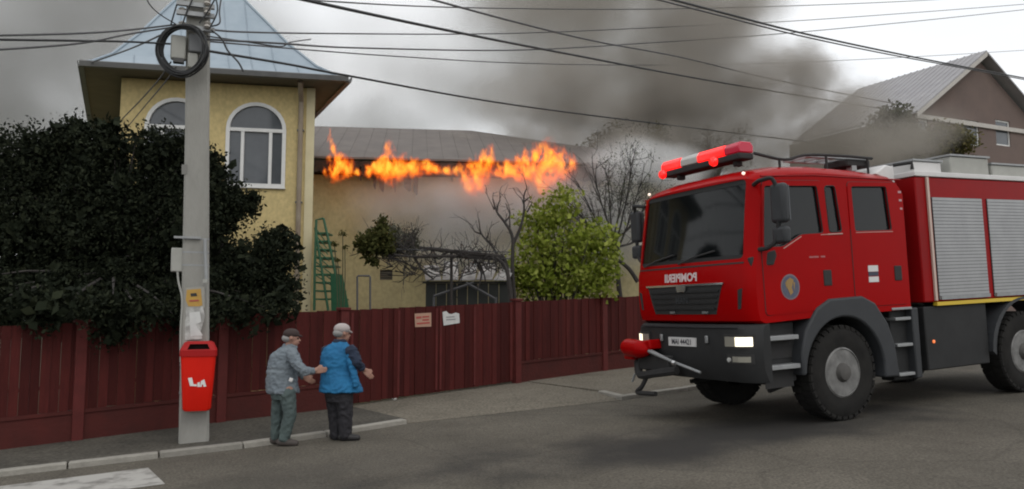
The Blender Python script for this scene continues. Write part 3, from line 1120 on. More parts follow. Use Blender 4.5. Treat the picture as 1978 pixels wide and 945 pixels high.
def rrect(cx, cy, w, d, z, r=.05, n=4):
    out = []
    for sx, sy, a0 in ((1, 1, 0), (-1, 1, 90), (-1, -1, 180), (1, -1, 270)):
        for k in range(n + 1):
            t = R(a0 + 90 * k / n)
            out.append(Vector((cx + sx * (w - r) + r * math.cos(t), cy + sy * (d - r) + r * math.sin(t), z)))
    return out


bh = b1.z - b0.z
bcx, bcy = b0.x, YB + .14
secs = [rrect(bcx, bcy, BW * .70, .115, b0.z, .06), rrect(bcx, bcy, BW * .78, .13, b0.z + .03, .05), rrect(bcx, bcy, BW * .90, .15, b0.z + bh * .6, .05), rrect(bcx, bcy, BW * .97, .165, b0.z + bh, .05)]
MB().loft(secs).build('container', binr, lbin, smooth=True)
zl = b1.z
lid_h = at(372, 660, YB).z - zl
lidm = MB().loft([rrect(bcx, bcy, BW * 1.03, .178, zl - .03, .05), rrect(bcx, bcy, BW * 1.03, .178, zl + .05, .05), rrect(bcx, bcy + .02, BW * .82, .15, zl + lid_h * .9, .05), rrect(bcx, bcy + .03, BW * .66, .12, zl + lid_h, .05)]).mesh('lid', bind)
slot = MB().prism([Vector((bcx - BW * .62, bcy - .3, zl + .06)), Vector((bcx + BW * .62, bcy - .3, zl + .06)), Vector((bcx + BW * .48, bcy - .3, zl + lid_h * .80)), Vector((bcx - BW * .48, bcy - .3, zl + lid_h * .80))], (0, .30, 0)).mesh('c')
lidm = boolean(lidm, [slot], 'lid')
obj('lid', lidm, lbin)
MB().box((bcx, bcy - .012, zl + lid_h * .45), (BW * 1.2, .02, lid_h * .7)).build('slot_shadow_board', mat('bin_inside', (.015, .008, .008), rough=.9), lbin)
MB().box((bcx, bcy + .2, b0.z + bh * .7), (.10, .12, .3)).build('hanger', steel, lbin)
for zz in (.3, .8):
    c = Vector((PX - .026 * (b0.z + bh * zz - PZ), PY, b0.z + bh * zz))
    s = polesec(c.z - PZ)
    MB().loft([[c + (p - c) * 1.03 + Vector((0, 0, dz)) for p in s] for dz in (-.015, .015)]).build('bin_strap', steel, pole)
fr_y = lambda z: bcy - (.115 + .05 * (z - b0.z) / bh) - .012
kpx = YB / FPX
for poly in ([(353, 723), (360, 722), (363, 735), (369, 735), (369, 739), (357, 738)], [(370, 732), (374, 731), (375, 740), (370, 740)], [(376, 729), (382, 726), (386, 740), (381, 740), (380, 736), (378, 736), (378, 740), (375, 740)]):
    pts = []
    for x, y in poly:
        z = b0.z + bh * .50 - (y - 732) * kpx
        pts.append(Vector((bcx + (x - 370) * kpx, fr_y(z), z)))
    MB().prism(pts, (0, .004, 0)).build('white_mark', wpr, lbin)
lbin.matrix_world = Matrix.Translation((bcx, bcy, 0)) @ Matrix.Rotation(R(20), 4, 'Z') @ Matrix.Translation((-bcx, -bcy, 0))

# ================================================================== YARD: stair, stalks, pipe hoop, trellis, shed
green_p = mat('green_paint', (0.018, 0.115, 0.048), (0.012, 0.075, 0.034), scale=5, rough=0.5, metal=0.0)
YS = 16.6
stair = tag(empty('metal_stair'), 'green painted metal stair frame beside the yellow tower corner', 'stair')
for off in (0.0, .55):
    for pts in ([(607, 600), (608, 520), (611, 425), (625, 422)], [(625, 422), (636, 470), (648, 530), (668, 600)], [(609, 440), (634, 600)]):
        MB().tube([at(x, y, YS + off) for x, y in pts], .028, n=6).build('rail', green_p, stair)
for k in range(9):
    y = 450 + k * 16
    xr = 627 + (y - 430) * .24
    p, q = at(609, y, YS), at(xr, y, YS)
    MB().box(((p.x + q.x) / 2, YS + .28, p.z), (q.x - p.x, .56, .03)).build('tread', green_p, stair)
for k in range(8):
    y = 440 + k * 13
    MB().tube([at(609, y, YS), at(626 + (y - 430) * .22, y + 26, YS)], .012, n=4).build('brace', green_p, stair)
MB().prism([at(638, 530, YS - .03), at(662, 532, YS - .03), at(676, 605, YS - .03), at(640, 605, YS - .03)], (0, .02, 0)).build('side_panel', green_p, stair)

stalk_m = mat('stalk', (0.085, 0.085, 0.045), (0.06, 0.065, 0.03), scale=9, rough=.9)
olive = leafmat('olive_leaves', (0.045, 0.05, 0.016), (0.065, 0.07, 0.022), (0.09, 0.09, 0.03))
rng = np.random.default_rng(11)
stalk = tag(empty('seed_stalk_plant'), 'thin tall plant with dark seed heads beside the green stair', 'plant')
for base, top, hd in (((659, 600), (662, 452), 1.0), ((652, 600), (646, 472), .7), ((664, 600), (666, 478), .6), ((657, 600), (652, 503), .5)):
    MB().tube(spline([at(base[0], base[1], 16.0), at((base[0] + top[0]) / 2 + 1.5, (base[1] + top[1]) / 2, 16.0), at(top[0], top[1], 16.0)], 4), .011, n=5).build('stem', stalk_m, stalk)
    C = np.array(at(*top, 16.0)) + rng.normal(size=(70, 3)) * np.array([.05, .05, .035]) * hd
    obj('seed_head', leaves_mesh('seed_head', C, .05, olive, rng), stalk)
YH = 15.2
hoop = tag(empty('pipe_frame'), 'grey pipe hoop standing behind the maroon gate near the wall vent', 'frame')
MB().tube([at(690, 620, YH), at(690, 535, YH), at(692, 533, YH), at(713, 533, YH), at(715, 535, YH), at(715, 620, YH)], .02, n=6).build('hoop', grey_c, hoop)

shed_dark = mat('shed_dark', (0.018, 0.020, 0.018), (0.03, 0.032, 0.028), scale=3, rough=.8)
pale_sheet = mat('pale_sheet', (0.36, 0.355, 0.34), (0.16, 0.155, 0.15), scale=2.2, rough=.7, contrast=.14)
shed = tag(empty('lean_to_shed'), 'low dark shed with pale roof sheets under the bare vine', 'shed')
YD = 17.2
p0, p1 = at(822, 548, YD), at(984, 548, YD)
zgd = gz(0, YD) - .3
for k in range(8):
    x0 = p0.x + (p1.x - p0.x) * k / 8
    x1 = p0.x + (p1.x - p0.x) * (k + 1) / 8
    MB().box2((x0 + .006, YD + random.uniform(-.004, .004), zgd), (x1 - .006, YD + .04, p0.z)).build('board', shed_dark, shed)
MB().box2((p0.x - .06, YD - .05, p0.z + .004), (p1.x + .06, YD + .06, p0.z + .05)).build('eave_beam', shed_dark, shed)
for k in range(5):
    f0, f1 = k / 5, (k + 1) / 5
    xa, xb = p0.x + (p1.x - p0.x) * f0 + .01, p0.x + (p1.x - p0.x) * f1 - .01
    zz = p0.z + .06 + .01 * (k % 2)
    MB().prism([(xa, YD - .12, zz), (xb, YD - .12, zz), (xb + .1 * (k - 2), YD + 1.2 + .2 * (k % 2), zz + .42 + .08 * (k % 3)), (xa + .1 * (k - 2), YD + 1.2 + .2 * (k % 3), zz + .40 + .1 * (k % 2))], (0, 0, .015)).build('roof_sheet', pale_sheet, shed)
for pts in ([(838, 572), (915, 546)], [(900, 546), (958, 578)]):
    MB().tube([at(x, y, YD - .3) for x, y in pts], .03, n=6).build('brace', grey_c, shed)
for x in (838, 958):
    MB().tube([at(x, 574, YD - .3), at(x, 640, YD - .3)], .03, n=6).build('leg', grey_c, shed)

bark_d = mat('dark_bark', (0.030, 0.026, 0.024), (0.05, 0.044, 0.04), scale=9, rough=.95, bump=.6, bscale=30)
vine = tag(empty('grape_vine'), 'bare dark grape vine trained along wires over the shed', 'vine')
YV = 16.7
vp = [[(990, 640), (985, 560), (975, 505), (960, 495), (880, 486), (810, 478)], [(975, 500), (930, 498), (870, 495), (800, 496), (745, 490)],
      [(985, 560), (978, 520), (965, 502), (940, 492)], [(905, 490), (920, 505), (930, 530), (922, 560)], [(860, 490), (850, 500), (840, 498)], [(905, 495), (880, 484), (855, 492), (838, 500)],
      [(926, 506), (935, 530), (938, 545)], [(872, 500), (872, 540)], [(800, 496), (815, 520), (838, 540)], [(745, 490), (775, 505), (810, 520), (840, 530)], [(730, 488), (760, 490), (800, 520)]]
for i, pl in enumerate(vp):
    pts = spline([at(x, y, YV + .12 * math.sin(i * 2 + k)) for k, (x, y) in enumerate(pl)], 5)
    r0 = (.065, .05, .05, .03, .025, .03, .022, .02, .03, .022, .02)[i]
    MB().tube(pts, [r0 * (1 - .5 * k / len(pts)) * random.uniform(.8, 1.2) for k in range(len(pts))], n=6).build('branch' if i else 'trunk', bark_d, vine, smooth=True)
tw = MB()
for k in range(150):
    x = random.uniform(745, 975)
    p = at(x, 500 + random.uniform(-14, 34), YV + random.uniform(-.3, .5))
    branches(tw, rng, p, (random.uniform(-1, 1), random.uniform(-.5, .5), random.uniform(-.6, 1)), random.uniform(.2, .5), .012, 1, kids=2, minr=.004)
tag(tw.build('twigs', bark_d, vine), kind='stuff')
wire = MB()
for y in (484, 497):
    wire.tube([at(735, y - 3, YV), at(985, y + 3, YV)], .012, n=4)
wire.build('wire', grey_c, vine)
for x in (872,):
    MB().tube([at(x, 485, YV + .1), at(x, 640, YV + .1)], .035, n=6).build('trellis_post', bark_d, vine)


def px_blob(px, py, Y, rx, ry, rd=None):
    c = at(px, py, Y)
    k = Y / FPX
    return (c, (rx * k, (rd if rd is not None else rx) * k, ry * k))


# leafy top on the left end of the vine
lt = tag(empty('ivy_clump'), 'olive and greyish leafy clump at the left end of the vine', 'plant')
C, _ = crown_points(rng, [px_blob(722, 468, 16.6, 26, 18), px_blob(740, 455, 16.6, 20, 16), px_blob(737, 436, 16.6, 9, 13), px_blob(702, 472, 16.6, 15, 9), px_blob(722, 498, 16.6, 7, 16), px_blob(705, 492, 16.6, 4, 12), px_blob(748, 480, 16.6, 14, 10)], 210, 16, .12, .2)
obj('foliage', leaves_mesh('foliage', C, .085, olive, rng, aspect=.6), lt)
greyl = leafmat('greyish_leaves', (0.085, 0.085, 0.06), (0.12, 0.117, 0.088), (0.16, 0.155, 0.12))
C, _ = crown_points(rng, [px_blob(770, 470, 17.4, 30, 20), px_blob(795, 478, 17.4, 20, 14), px_blob(765, 446, 17.4, 16, 12), px_blob(785, 452, 17.4, 10, 10), px_blob(800, 455, 17.4, 6, 12), px_blob(757, 488, 17.4, 22, 10)], 190, 12, .14, .2)
obj('foliage', leaves_mesh('foliage', C, .075, greyl, rng, aspect=.5), lt)
tws = MB()
for k in range(30):
    branches(tws, rng, at(random.uniform(700, 805), random.uniform(465, 495), 17.0 + random.uniform(-.4, .5)), (random.uniform(-1, 1), random.uniform(-.4, .4), random.uniform(-.3, 1)), .4, .012, 1, kids=2, minr=.004)
tag(tws.build('twigs', bark_d, lt), kind='stuff')
MB().tube(spline([at(742, 500, 16.75), at(732, 482, 16.7), at(724, 466, 16.7)], 4), [.03 * (1 - .06 * i) for i in range(9)], n=6).build('stem', bark_d, lt)

# ================================================================== TREES AND BUSHES
def plant(name, label, cat, group=None):
    return tag(empty(name), label, cat, group)


# big dark evergreen hanging over the fence
ever = plant('evergreen_tree', 'large dark evergreen tree overhanging the maroon fence at the left', 'tree')
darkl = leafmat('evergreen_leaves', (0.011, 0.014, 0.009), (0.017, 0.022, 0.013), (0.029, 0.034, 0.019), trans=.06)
YE = 13.5
rng = np.random.default_rng(21)
blobs = [px_blob(60, 470, YE, 150, 175, 130), px_blob(210, 450, YE + .2, 130, 175, 130), px_blob(320, 450, YE + .2, 110, 150, 120), px_blob(180, 305, YE, 80, 70), px_blob(150, 255, YE, 26, 30), px_blob(60, 320, YE, 90, 80), px_blob(310, 300, YE, 70, 58),
         px_blob(395, 330, YE, 42, 50), px_blob(380, 420, YE, 78, 110, 90), px_blob(430, 400, YE, 52, 55), px_blob(462, 395, YE, 34, 20), px_blob(455, 545, YE + .1, 88, 90, 90), px_blob(510, 520, YE, 42, 50), px_blob(536, 475, YE, 34, 40), px_blob(545, 555, YE, 32, 42), px_blob(565, 500, YE, 12, 16),
         px_blob(230, 598, 11.45, 110, 40, 30), px_blob(90, 590, 10.9, 120, 45, 30), px_blob(370, 605, 11.95, 80, 36, 25), px_blob(470, 602, 12.4, 70, 30, 22), px_blob(545, 590, 12.8, 30, 24, 20), px_blob(330, 580, YE - .35, 130, 62, 60), px_blob(160, 590, YE - .9, 150, 62, 60), px_blob(470, 600, YE - .1, 80, 34, 40), px_blob(-20, 600, YE - 1.2, 120, 62, 60), px_blob(495, 388, YE, 9, 10), px_blob(215, 255, YE, 30, 16)]
for k in range(130):
    b_ = blobs[rng.integers(0, len(blobs))]
    if b_[0].x > at(400, 400, YE).x:
        continue
    d_ = Vector(rng.normal(size=3))
    d_.z = d_.z * .8
    d_.normalize()
    r_ = rng.uniform(.06, .17)
    if (b_[0].z + d_.z * b_[1][2]) > at(200, 262, YE).z:
        continue
    blobs.append((b_[0] + Vector((d_.x * b_[1][0], d_.y * b_[1][1], d_.z * b_[1][2])) * 1.0, (r_, r_, r_ * rng.uniform(1, 1.8))))
C, cen_ = crown_points(rng, blobs, 6200, 14, .19, .45)
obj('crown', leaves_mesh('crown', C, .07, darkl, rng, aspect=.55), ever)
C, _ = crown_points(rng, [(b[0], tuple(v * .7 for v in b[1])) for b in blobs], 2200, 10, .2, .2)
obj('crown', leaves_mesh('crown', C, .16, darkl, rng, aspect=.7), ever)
tb = MB()
for bx, tx in ((150, 170), (290, 310), (60, 50), (400, 430)):
    p = at(bx, 620, YE + .1)
    p.z = gz(p.x, p.y) - .2
    tb.tube(spline([p, at((bx + tx) / 2 + 6, 540, YE + .1), at(tx, 380, YE + .1)], 5), [.11 * (1 - .07 * i) for i in range(11)], n=7)
tb.build('trunk', bark_d, ever)
bb = MB()
for c in cen_[::40]:
    p = Vector(c)
    q = at(220, 520, YE + .1)
    bb.tube([q.lerp(p, .35), q.lerp(p, .7) + Vector((0, 0, .05)), p], [.03, .018, .007], n=4)
tag(bb.build('twigs', bark_d, ever), kind='stuff')

# bright green bush over the right fence
bush = plant('lilac_bush', 'bright green leafy bush above the fence next to the fire truck', 'bush')
gl = leafmat('bright_leaves', (0.11, 0.148, 0.018), (0.235, 0.29, 0.04), (0.46, 0.50, 0.13), trans=.45)
YL = 18.3
rng = np.random.default_rng(33)
bl = [px_blob(1015, 548, YL - .2, 42, 24, 30), px_blob(1150, 552, YL - .2, 44, 24, 30), px_blob(1080, 556, YL - .3, 70, 20, 30), px_blob(1080, 530, YL, 95, 40, 70), px_blob(1085, 470, YL, 60, 55, 55), px_blob(1030, 500, YL, 52, 50), px_blob(1140, 490, YL, 46, 52), px_blob(1075, 405, YL, 34, 40), px_blob(1050, 420, YL, 26, 36), px_blob(1100, 385, YL, 22, 22), px_blob(1020, 430, YL, 16, 34), px_blob(1158, 452, YL, 34, 34), px_blob(1178, 500, YL, 20, 30), px_blob(1165, 535, YL, 32, 34), px_blob(1000, 540, YL, 30, 28), px_blob(1082, 365, YL, 9, 12)]
C, cen_ = crown_points(rng, bl, 430, 14, .27, .3)
obj('crown', leaves_mesh('crown', C, .125, gl, rng, aspect=.62, up=.5), bush)
sm = MB()
root = at(1075, 600, YL)
root.z = gz(root.x, root.y) - .1
for c in cen_[::9]:
    p = Vector(c)
    sm.tube(spline([root + Vector((random.uniform(-.35, .35), random.uniform(-.2, .2), 0)), root.lerp(p, .5) + Vector((0, 0, .25)), p], 4), [.03 * (1 - .1 * i) for i in range(9)], n=4)
sm.build('stem', bark_d, bush)
# bare branches left of the bush
bare = plant('bare_tree', 'bare dark branches rising left of the bright green bush', 'tree')
bt = [[(1000, 640), (990, 530), (990, 460), (975, 430), (960, 410), (952, 385)], [(975, 430), (985, 415), (982, 395)], [(960, 410), (962, 395), (966, 388)], [(955, 405), (950, 395)], [(992, 470), (1005, 440), (1012, 410), (1012, 380), (1018, 362)], [(1012, 395), (1008, 385)], [(1012, 390), (1024, 380)],
      [(985, 540), (965, 500), (950, 475), (930, 452), (925, 425)], [(930, 452), (917, 447), (912, 436)], [(940, 462), (945, 448)], [(985, 440), (984, 412)], [(1018, 410), (1028, 392)]]
for i, pl in enumerate(bt):
    pts = spline([at(x, y, 17.6 + .05 * i) for x, y in pl], 5)
    r0 = .06 if i == 0 else (.045 if i in (4, 7) else .025)
    MB().tube(pts, [max(.008, r0 * (1 - .75 * k / len(pts))) for k in range(len(pts))], n=6).build('branch' if i else 'trunk', bark_d, bare, smooth=True)
tt = MB()
for pl in bt:
    for (x, y) in pl[1:]:
        if y < 480:
            branches(tt, rng, at(x, y, 17.7), (random.uniform(-1, 1), random.uniform(-.5, .5), .8), random.uniform(.15, .35), .010, 1, kids=2, minr=.004)
tag(tt.build('twigs', bark_d, bare), kind='stuff')

# bare grey tree beside the truck
bare2 = plant('bare_tree', 'bare spreading dark tree between the green bush and the truck windscreen', 'tree')
rng = np.random.default_rng(5)
tmb = MB()
YT = 19.3
base = at(1205, 640, YT)
tmb.tube(spline([base, at(1196, 560, YT), at(1190, 500, YT), at(1186, 455, YT)], 5), [.075 * (1 - .03 * i) for i in range(16)], n=7)
tmb.tube(spline([at(1232, 545, YT), at(1215, 520, YT), at(1190, 500, YT), at(1165, 488, YT)], 5), [.06 * (1 - .03 * i) for i in range(16)], n=7)
tmb.build('trunk', bark_d, bare2, smooth=True)
br = MB()
tips = []
for tgt in ((1125, 370), (1150, 350), (1175, 345), (1205, 350), (1235, 360), (1110, 400), (1130, 430), (1245, 400), (1220, 330), (1120, 455), (1260, 440)):
    s_, e_ = at(1188 + random.uniform(-4, 4), 455 + random.uniform(-8, 35), YT), at(*tgt, YT + random.uniform(-.8, .8))
    mid = s_.lerp(e_, .5) + Vector((0, 0, -.12))
    pts = spline([s_, mid, e_], 6)
    br.tube(pts, [.032 * (1 - .06 * i) for i in range(len(pts))], n=5)
    for p in pts[3:]:
        branches(br, rng, p, (e_ - s_).normalized(), .6, .012, 2, spread=.8, kids=2, tips=tips, minr=.004)
br.build('limbs', bark_d, bare2)
sprout = leafmat('sprout_leaves', (0.05, 0.065, 0.025), (0.08, 0.095, 0.04), (0.11, 0.12, 0.06))
C = np.repeat(np.array([tuple(t) for t in tips]), 3, axis=0)
C = C[C[:, 0] > at(1150, 400, YT).x] + rng.normal(size=(len(C[C[:, 0] > at(1150, 400, YT).x]), 3)) * .08
obj('crown', leaves_mesh('crown', C, .055, sprout, rng, aspect=.4), bare2)

# hazy trees behind the roof and truck
hz = leafmat('spring_leaves', (0.07, 0.065, 0.022), (0.10, 0.092, 0.03), (0.14, 0.12, 0.045))
hz2 = leafmat('dim_leaves', (0.035, 0.042, 0.022), (0.05, 0.058, 0.03), (0.07, 0.075, 0.04))


def tree(label, trunk_px, blobs, Y, m, n, leaf, seed, per=12, cr=.35):
    rg = np.random.default_rng(seed)
    t = plant('background_tree', label, 'tree')
    p = at(trunk_px[0], 560, Y)
    p.z = gz(p.x, p.y) - .2
    top = at(trunk_px[0], trunk_px[1], Y)
    mb = MB().tube(spline([p, p.lerp(top, .5) + Vector((.15, 0, 0)), top], 5), [.16 * (1 - .07 * i) for i in range(11)], n=7)
    mb.build('trunk', bark_d, t, smooth=True)
    bl = [px_blob(x, y, Y + dy, rx, ry) for x, y, rx, ry, dy in blobs]
    C, cn = crown_points(rg, bl, n, per, cr, .3)
    obj('crown', leaves_mesh('crown', C, leaf, m, rg, aspect=.55), t)
    lb = MB()
    for c in cn[::max(1, n // 40)]:
        q = Vector(c)
        lb.tube([top.lerp(p, .25), top.lerp(q, .5), q], [.05, .03, .008], n=4)
    lb.build('limbs', bark_d, t)
    return t


tree('yellowish spring tree behind the truck light bar, wrapped in smoke', (1225, 330), [(1165, 300, 40, 42, 0), (1215, 290, 45, 42, .5), (1265, 285, 32, 40, 0), (1190, 320, 60, 22, 0), (1180, 268, 12, 22, 0), (1262, 262, 10, 26, 0)], 25, hz, 420, .13, 41)
tree('slim twiggy tree with upright shoots behind the red light bar', (1370, 300), [(1368, 270, 9, 26, 0), (1430, 262, 5, 26, 0), (1340, 295, 40, 16, 0), (1400, 300, 45, 16, 0)], 27, hz, 150, .12, 42)
tree('dark round tree in front of the distant gabled house', (1722, 270), [(1720, 250, 40, 36, 0), (1700, 285, 34, 28, 0), (1755, 285, 34, 34, 0), (1735, 225, 18, 16, 0)], 31, hz2, 700, .17, 43, cr=.4)
tree('olive tree beside the distant house window, right of the dark tree', (1815, 285), [(1815, 268, 22, 30, 0), (1850, 275, 30, 28, 0), (1800, 290, 24, 16, 0)], 31, hz, 300, .15, 44, cr=.35)

# ================================================================== OVERHEAD CABLES
def cable(pts, r, label, m=black_c, n=8, bead=None):
    """pts: (px, py, depth)"""
    P = spline([at(x, y, Y) for x, y, Y in pts], n)
    o = MB().tube(P, r, n=6).build('overhead_cable', m, None, smooth=True)
    tag(o, label, 'cable', 'overhead cables')
    return o


YP = PY - .1
cable([(470, -30, 9.0), (580, -2, 10.0), (860, 58, 13.0), (1100, 105, 17.0), (1400, 161, 24.0), (1720, 213, 33)], .024, 'thickest black cable slanting down across the whole sky from above the tower')
cable([(398, 98, YP), (560, 125, 12.5), (670, 146, 13.5), (1000, 204, 18.0), (1360, 250, 24), (1665, 287, 30)], .02, 'black cable running from the coil past the tower eave down to the truck roof')
cable([(800, -10, 13), (1000, 44, 16), (1150, 80, 19), (1320, 112, 23), (1500, 155, 27), (1725, 200, 33)], .02, 'thin grey cable starting at the top middle just above the thickest cable', grey_c)
cable([(1240, -16, 13), (1400, 26, 15), (1540, 62, 17), (1700, 97, 20), (1840, 125, 23), (2000, 155, 27)], .022, 'upper black cable crossing the bright sky at the top right')
cable([(1225, -12, 13.2), (1390, 30, 15.2), (1540, 68, 17.2), (1700, 102, 20), (1840, 128, 23), (2000, 158, 27)], .016, 'lower thinner companion of the top right cable', grey_c)
cable([(395, 56, YP), (470, 62, 12), (640, 65, 15), (900, 66, 19), (1100, 61, 22), (1400, 47, 27), (1545, 40, 30), (1800, 22, 35), (2060, 2, 41)], .016, 'thin level cable from the pole top passing just above the tower hip', grey_c)
cable([(398, 76, YP), (540, 84, 12), (700, 93, 15), (1000, 97, 19), (1240, 84, 23), (1500, 66, 28), (1780, 40, 34), (2060, 10, 41)], .017, 'thin cable sagging slightly right of the coil below the level one', grey_c)
cable([(400, 80, YP + .1), (600, 97, 14), (780, 110, 16), (1000, 122, 20), (1240, 126, 25), (1500, 122, 30), (1800, 108, 36), (2060, 92, 42)], .013, 'faint lowest cable in the middle of the sky', grey_c)
cable([(560, -8, 13), (640, 3, 14), (900, 15, 18), (1240, 18, 23), (1545, 11, 28), (1800, 0, 34), (2060, -16, 41)], .015, 'faint cable along the top edge of the sky', grey_c)
cable([(-60, 100, 8), (147, 85, 9), (250, 66, 10), (350, 50, YP)], .013, 'thin cable rising from the left edge to the pole top', grey_c)
cable([(-60, 70, 8), (147, 65, 9), (250, 58, 10), (345, 47, YP)], .013, 'uppermost level cable from the left edge to the pole', grey_c)
cable([(-60, 76, 8), (147, 79, 9), (250, 81, 10), (346, 86, YP)], .014, 'straight cable from the left edge into the coil')
cable([(174, 122, 15.5), (250, 95, 13.5), (310, 68, 11.5), (348, 48, YP)], .014, 'service cable from the tower gutter corner up to the pole', grey_c)
cable([(275, -20, 9), (290, 10, 9.6), (312, 30, 10.2), (340, 47, YP)], .008, 'faint wire dropping to the pole top from above', grey_c)
cable([(236, 230, 16.2), (275, 190, 14), (310, 150, 11.5), (330, 120, YP)], .012, 'drop wire from the coil down to the left tower window')
cable([(246, 246, 16.1), (280, 205, 14), (318, 160, 11.5), (340, 130, YP)], .01, 'second drop wire beside the left tower window', grey_c)
cable([(408, 58, YP - .1), (428, 75, YP - .12), (440, 98, YP - .1), (460, 120, YP - .08), (470, 138, YP - .08)], .013, 'loose dangling cable end right of the coil')
cable([(430, -20, YP), (424, 20, YP - .05), (424, 45, YP - .1), (404, 52, YP - .05)], .011, 'looped lead hanging at the pole top right side', grey_c)
cable([(600, 76, 13), (560, 82, 12.5), (540, 90, 12), (470, 80, 11.4), (400, 70, YP)], .011, 'short branch wire between the pole and the tower hip', grey_c)

# ================================================================== FIRE TRUCK (local: x forward, y left = near side, z up)
u3 = Vector((CA, SA, K_ST)).normalized()
r3 = Vector((SA, -CA, 0))
n3 = u3.cross(r3)
if n3.z < 0:
    n3 = -n3
tO = Vector((3.8784, 11.5979, 0.4132 + .006))
TM = Matrix(((-u3.x, r3.x, n3.x, tO.x), (-u3.y, r3.y, n3.y, tO.y), (-u3.z, r3.z, n3.z, tO.z), (0, 0, 0, 1)))
truck = tag(empty('fire_truck', mw=TM), 'red crew cab fire truck with lit red roof light bar and headlights', 'fire truck')

tred = mat('truck_red', (0.32, 0.002, 0.0025), (0.275, 0.002, 0.0025), scale=1.2, rough=0.24, coat=0.0, spec=.055, bump=0.0)
tred_d = mat('truck_red_dusty', (0.27, 0.004, 0.005), (0.21, 0.005, 0.006), scale=1.4, rough=0.4, spec=.1)
plast = mat('black_plastic', (0.017, 0.0175, 0.018), (0.026, 0.0265, 0.027), scale=4, rough=0.6, spec=.25)
plast_g = mat('grey_plastic', (0.040, 0.043, 0.047), (0.030, 0.032, 0.035), scale=3, rough=0.55, spec=.3)
chas = mat('chassis_black', (0.016, 0.016, 0.017), (0.026, 0.025, 0.024), scale=5, rough=0.8)
rubber = mat('tyre_rubber', (0.014, 0.0135, 0.0135), (0.026, 0.025, 0.023), scale=6, rough=0.95, spec=.15, bump=.2, bscale=40)
alu = mat('tread_plate', (0.34, 0.35, 0.35), (0.25, 0.255, 0.26), scale=8, rough=0.5, metal=0.5)
rim_m = mat('rim_grey', (0.24, 0.238, 0.23), (0.085, 0.083, 0.08), scale=7, rough=0.6, metal=0.25)
hub_m = mat('hub_dark', (0.055, 0.053, 0.05), (0.09, 0.085, 0.078), scale=8, rough=0.7)
chrome = mat('chrome', (0.55, 0.55, 0.55), rough=0.2, metal=0.9)
white_p = mat('white_paint', (0.62, 0.61, 0.60), (0.52, 0.51, 0.50), scale=3, rough=0.45)
shut_m = mat('shutter_alu', (0.36, 0.365, 0.37), (0.29, 0.295, 0.30), scale=3, rough=0.45, metal=0.35)
refl_y = mat('yellow_reflective', (0.60, 0.42, 0.03), rough=0.5)
tglass = glassmat('truck_glass', tint=(0.45, 0.52, 0.50), clear=0.45)
tglass_d = glassmat('truck_side_glass', tint=(0.22, 0.25, 0.25), clear=0.35)
lens_r = mat('beacon_lens_red', (0.7, 0.01, 0.01), rough=0.15, emit=(1.0, 0.012, 0.010), estr=1.5)
lens_rd = mat('beacon_lens_dim', (0.35, 0.01, 0.04), rough=0.2, emit=(1.0, 0.01, 0.03), estr=.12)
lens_c = mat('beacon_lens_clear', (0.45, 0.45, 0.43), rough=0.2)
lamp_on = mat('headlamp_lit', (0.9, 0.9, 0.85), rough=0.1, emit=(1.0, 0.88, 0.62), estr=1.6)
lamp_g = mat('headlamp_glass', (0.34, 0.33, 0.28), rough=0.12, metal=.3)
orange_l = mat('marker_orange', (0.7, 0.15, 0.03), rough=.3, emit=(1, .25, .08), estr=.7)
warm_l = mat('marker_warm', (0.8, 0.7, 0.6), rough=.3, emit=(1, .80, .65), estr=1.0)

W = 1.23
PROF = [(-1.53, 1.42), (-1.53, 2.3), (-1.53, 3.12), (-1.46, 3.30), (-1.30, 3.42), (-.6, 3.475), (.2, 3.49), (.75, 3.46), (1.10, 3.40), (1.25, 3.345), (1.325, 3.27),
        (1.40, 2.84), (1.475, 2.42), (1.515, 2.16), (1.545, 2.06), (1.56, 1.80), (1.55, 1.52), (1.52, 1.40), (1.44, 1.365), (.6, 1.39)]


def front_prof(z):
    fp = [(1.365, 1.44), (1.40, 1.52), (1.52, 1.55), (1.80, 1.56), (2.06, 1.545), (2.16, 1.515), (2.42, 1.475), (2.84, 1.40), (3.27, 1.325), (3.40, 1.2)]
    for (z0, x0), (z1, x1) in zip(fp, fp[1:]):
        if z <= z1:
            return x0 + (x1 - x0) * (z - z0) / (z1 - z0)
    return fp[-1][1]


def crown(y):
    return .075 * (1 - abs(y / W) ** 2.3) - .04


def front_x(y, z):
    return front_prof(z) + crown(y) - edge_in(y)


def edge_in(y):
    t = abs(y) / W
    return 0 if t < .88 else .085 * ((t - .88) / .12) ** 2


def cab_section(y, inset=0.0):
    out = []
    ei = edge_in(y)
    roofdrop = .13 * (abs(y) / W) ** 5
    for x, z in PROF:
        zz = z
        if z > 3.1:
            zz = z - roofdrop * min(1, (z - 3.1) / .3) - (ei * .5)
        xx = x
        if x > 1.0:
            xx = x + crown(y) * min(1, (x - 1.0) / .3) - ei
        if x < -1.4:
            xx = x + ei * .6
        if inset:
            xx += inset if xx < -1 else (-inset if xx > 1.0 else 0)
            zz += -inset if z > 3.0 else (inset if z < 1.6 else 0)
        out.append(Vector((xx, y, zz)))
    return out


ys = [-1, -.985, -.96, -.92, -.86, -.72, -.5, -.25, 0, .25, .5, .72, .86, .92, .96, .985, 1]
outer = MB().loft([cab_section(y * W) for y in ys]).mesh('cab', tred)
inner = MB().loft([[Vector((p.x, p.y * .94, p.z)) for p in cab_section(y * W, .06)] for y in ys]).mesh('c', tred)
WIN_F = [(1.20, 3.12), (.25, 3.145), (.18, 2.51), (.60, 2.49), (.93, 2.335), (1.27, 2.325)]
WIN_Q = [(.10, 3.145), (-.10, 3.155), (-.18, 2.53), (.06, 2.52)]
WIN_C = [(-.41, 3.155), (-1.13, 3.175), (-1.19, 2.55), (-.43, 2.535)]


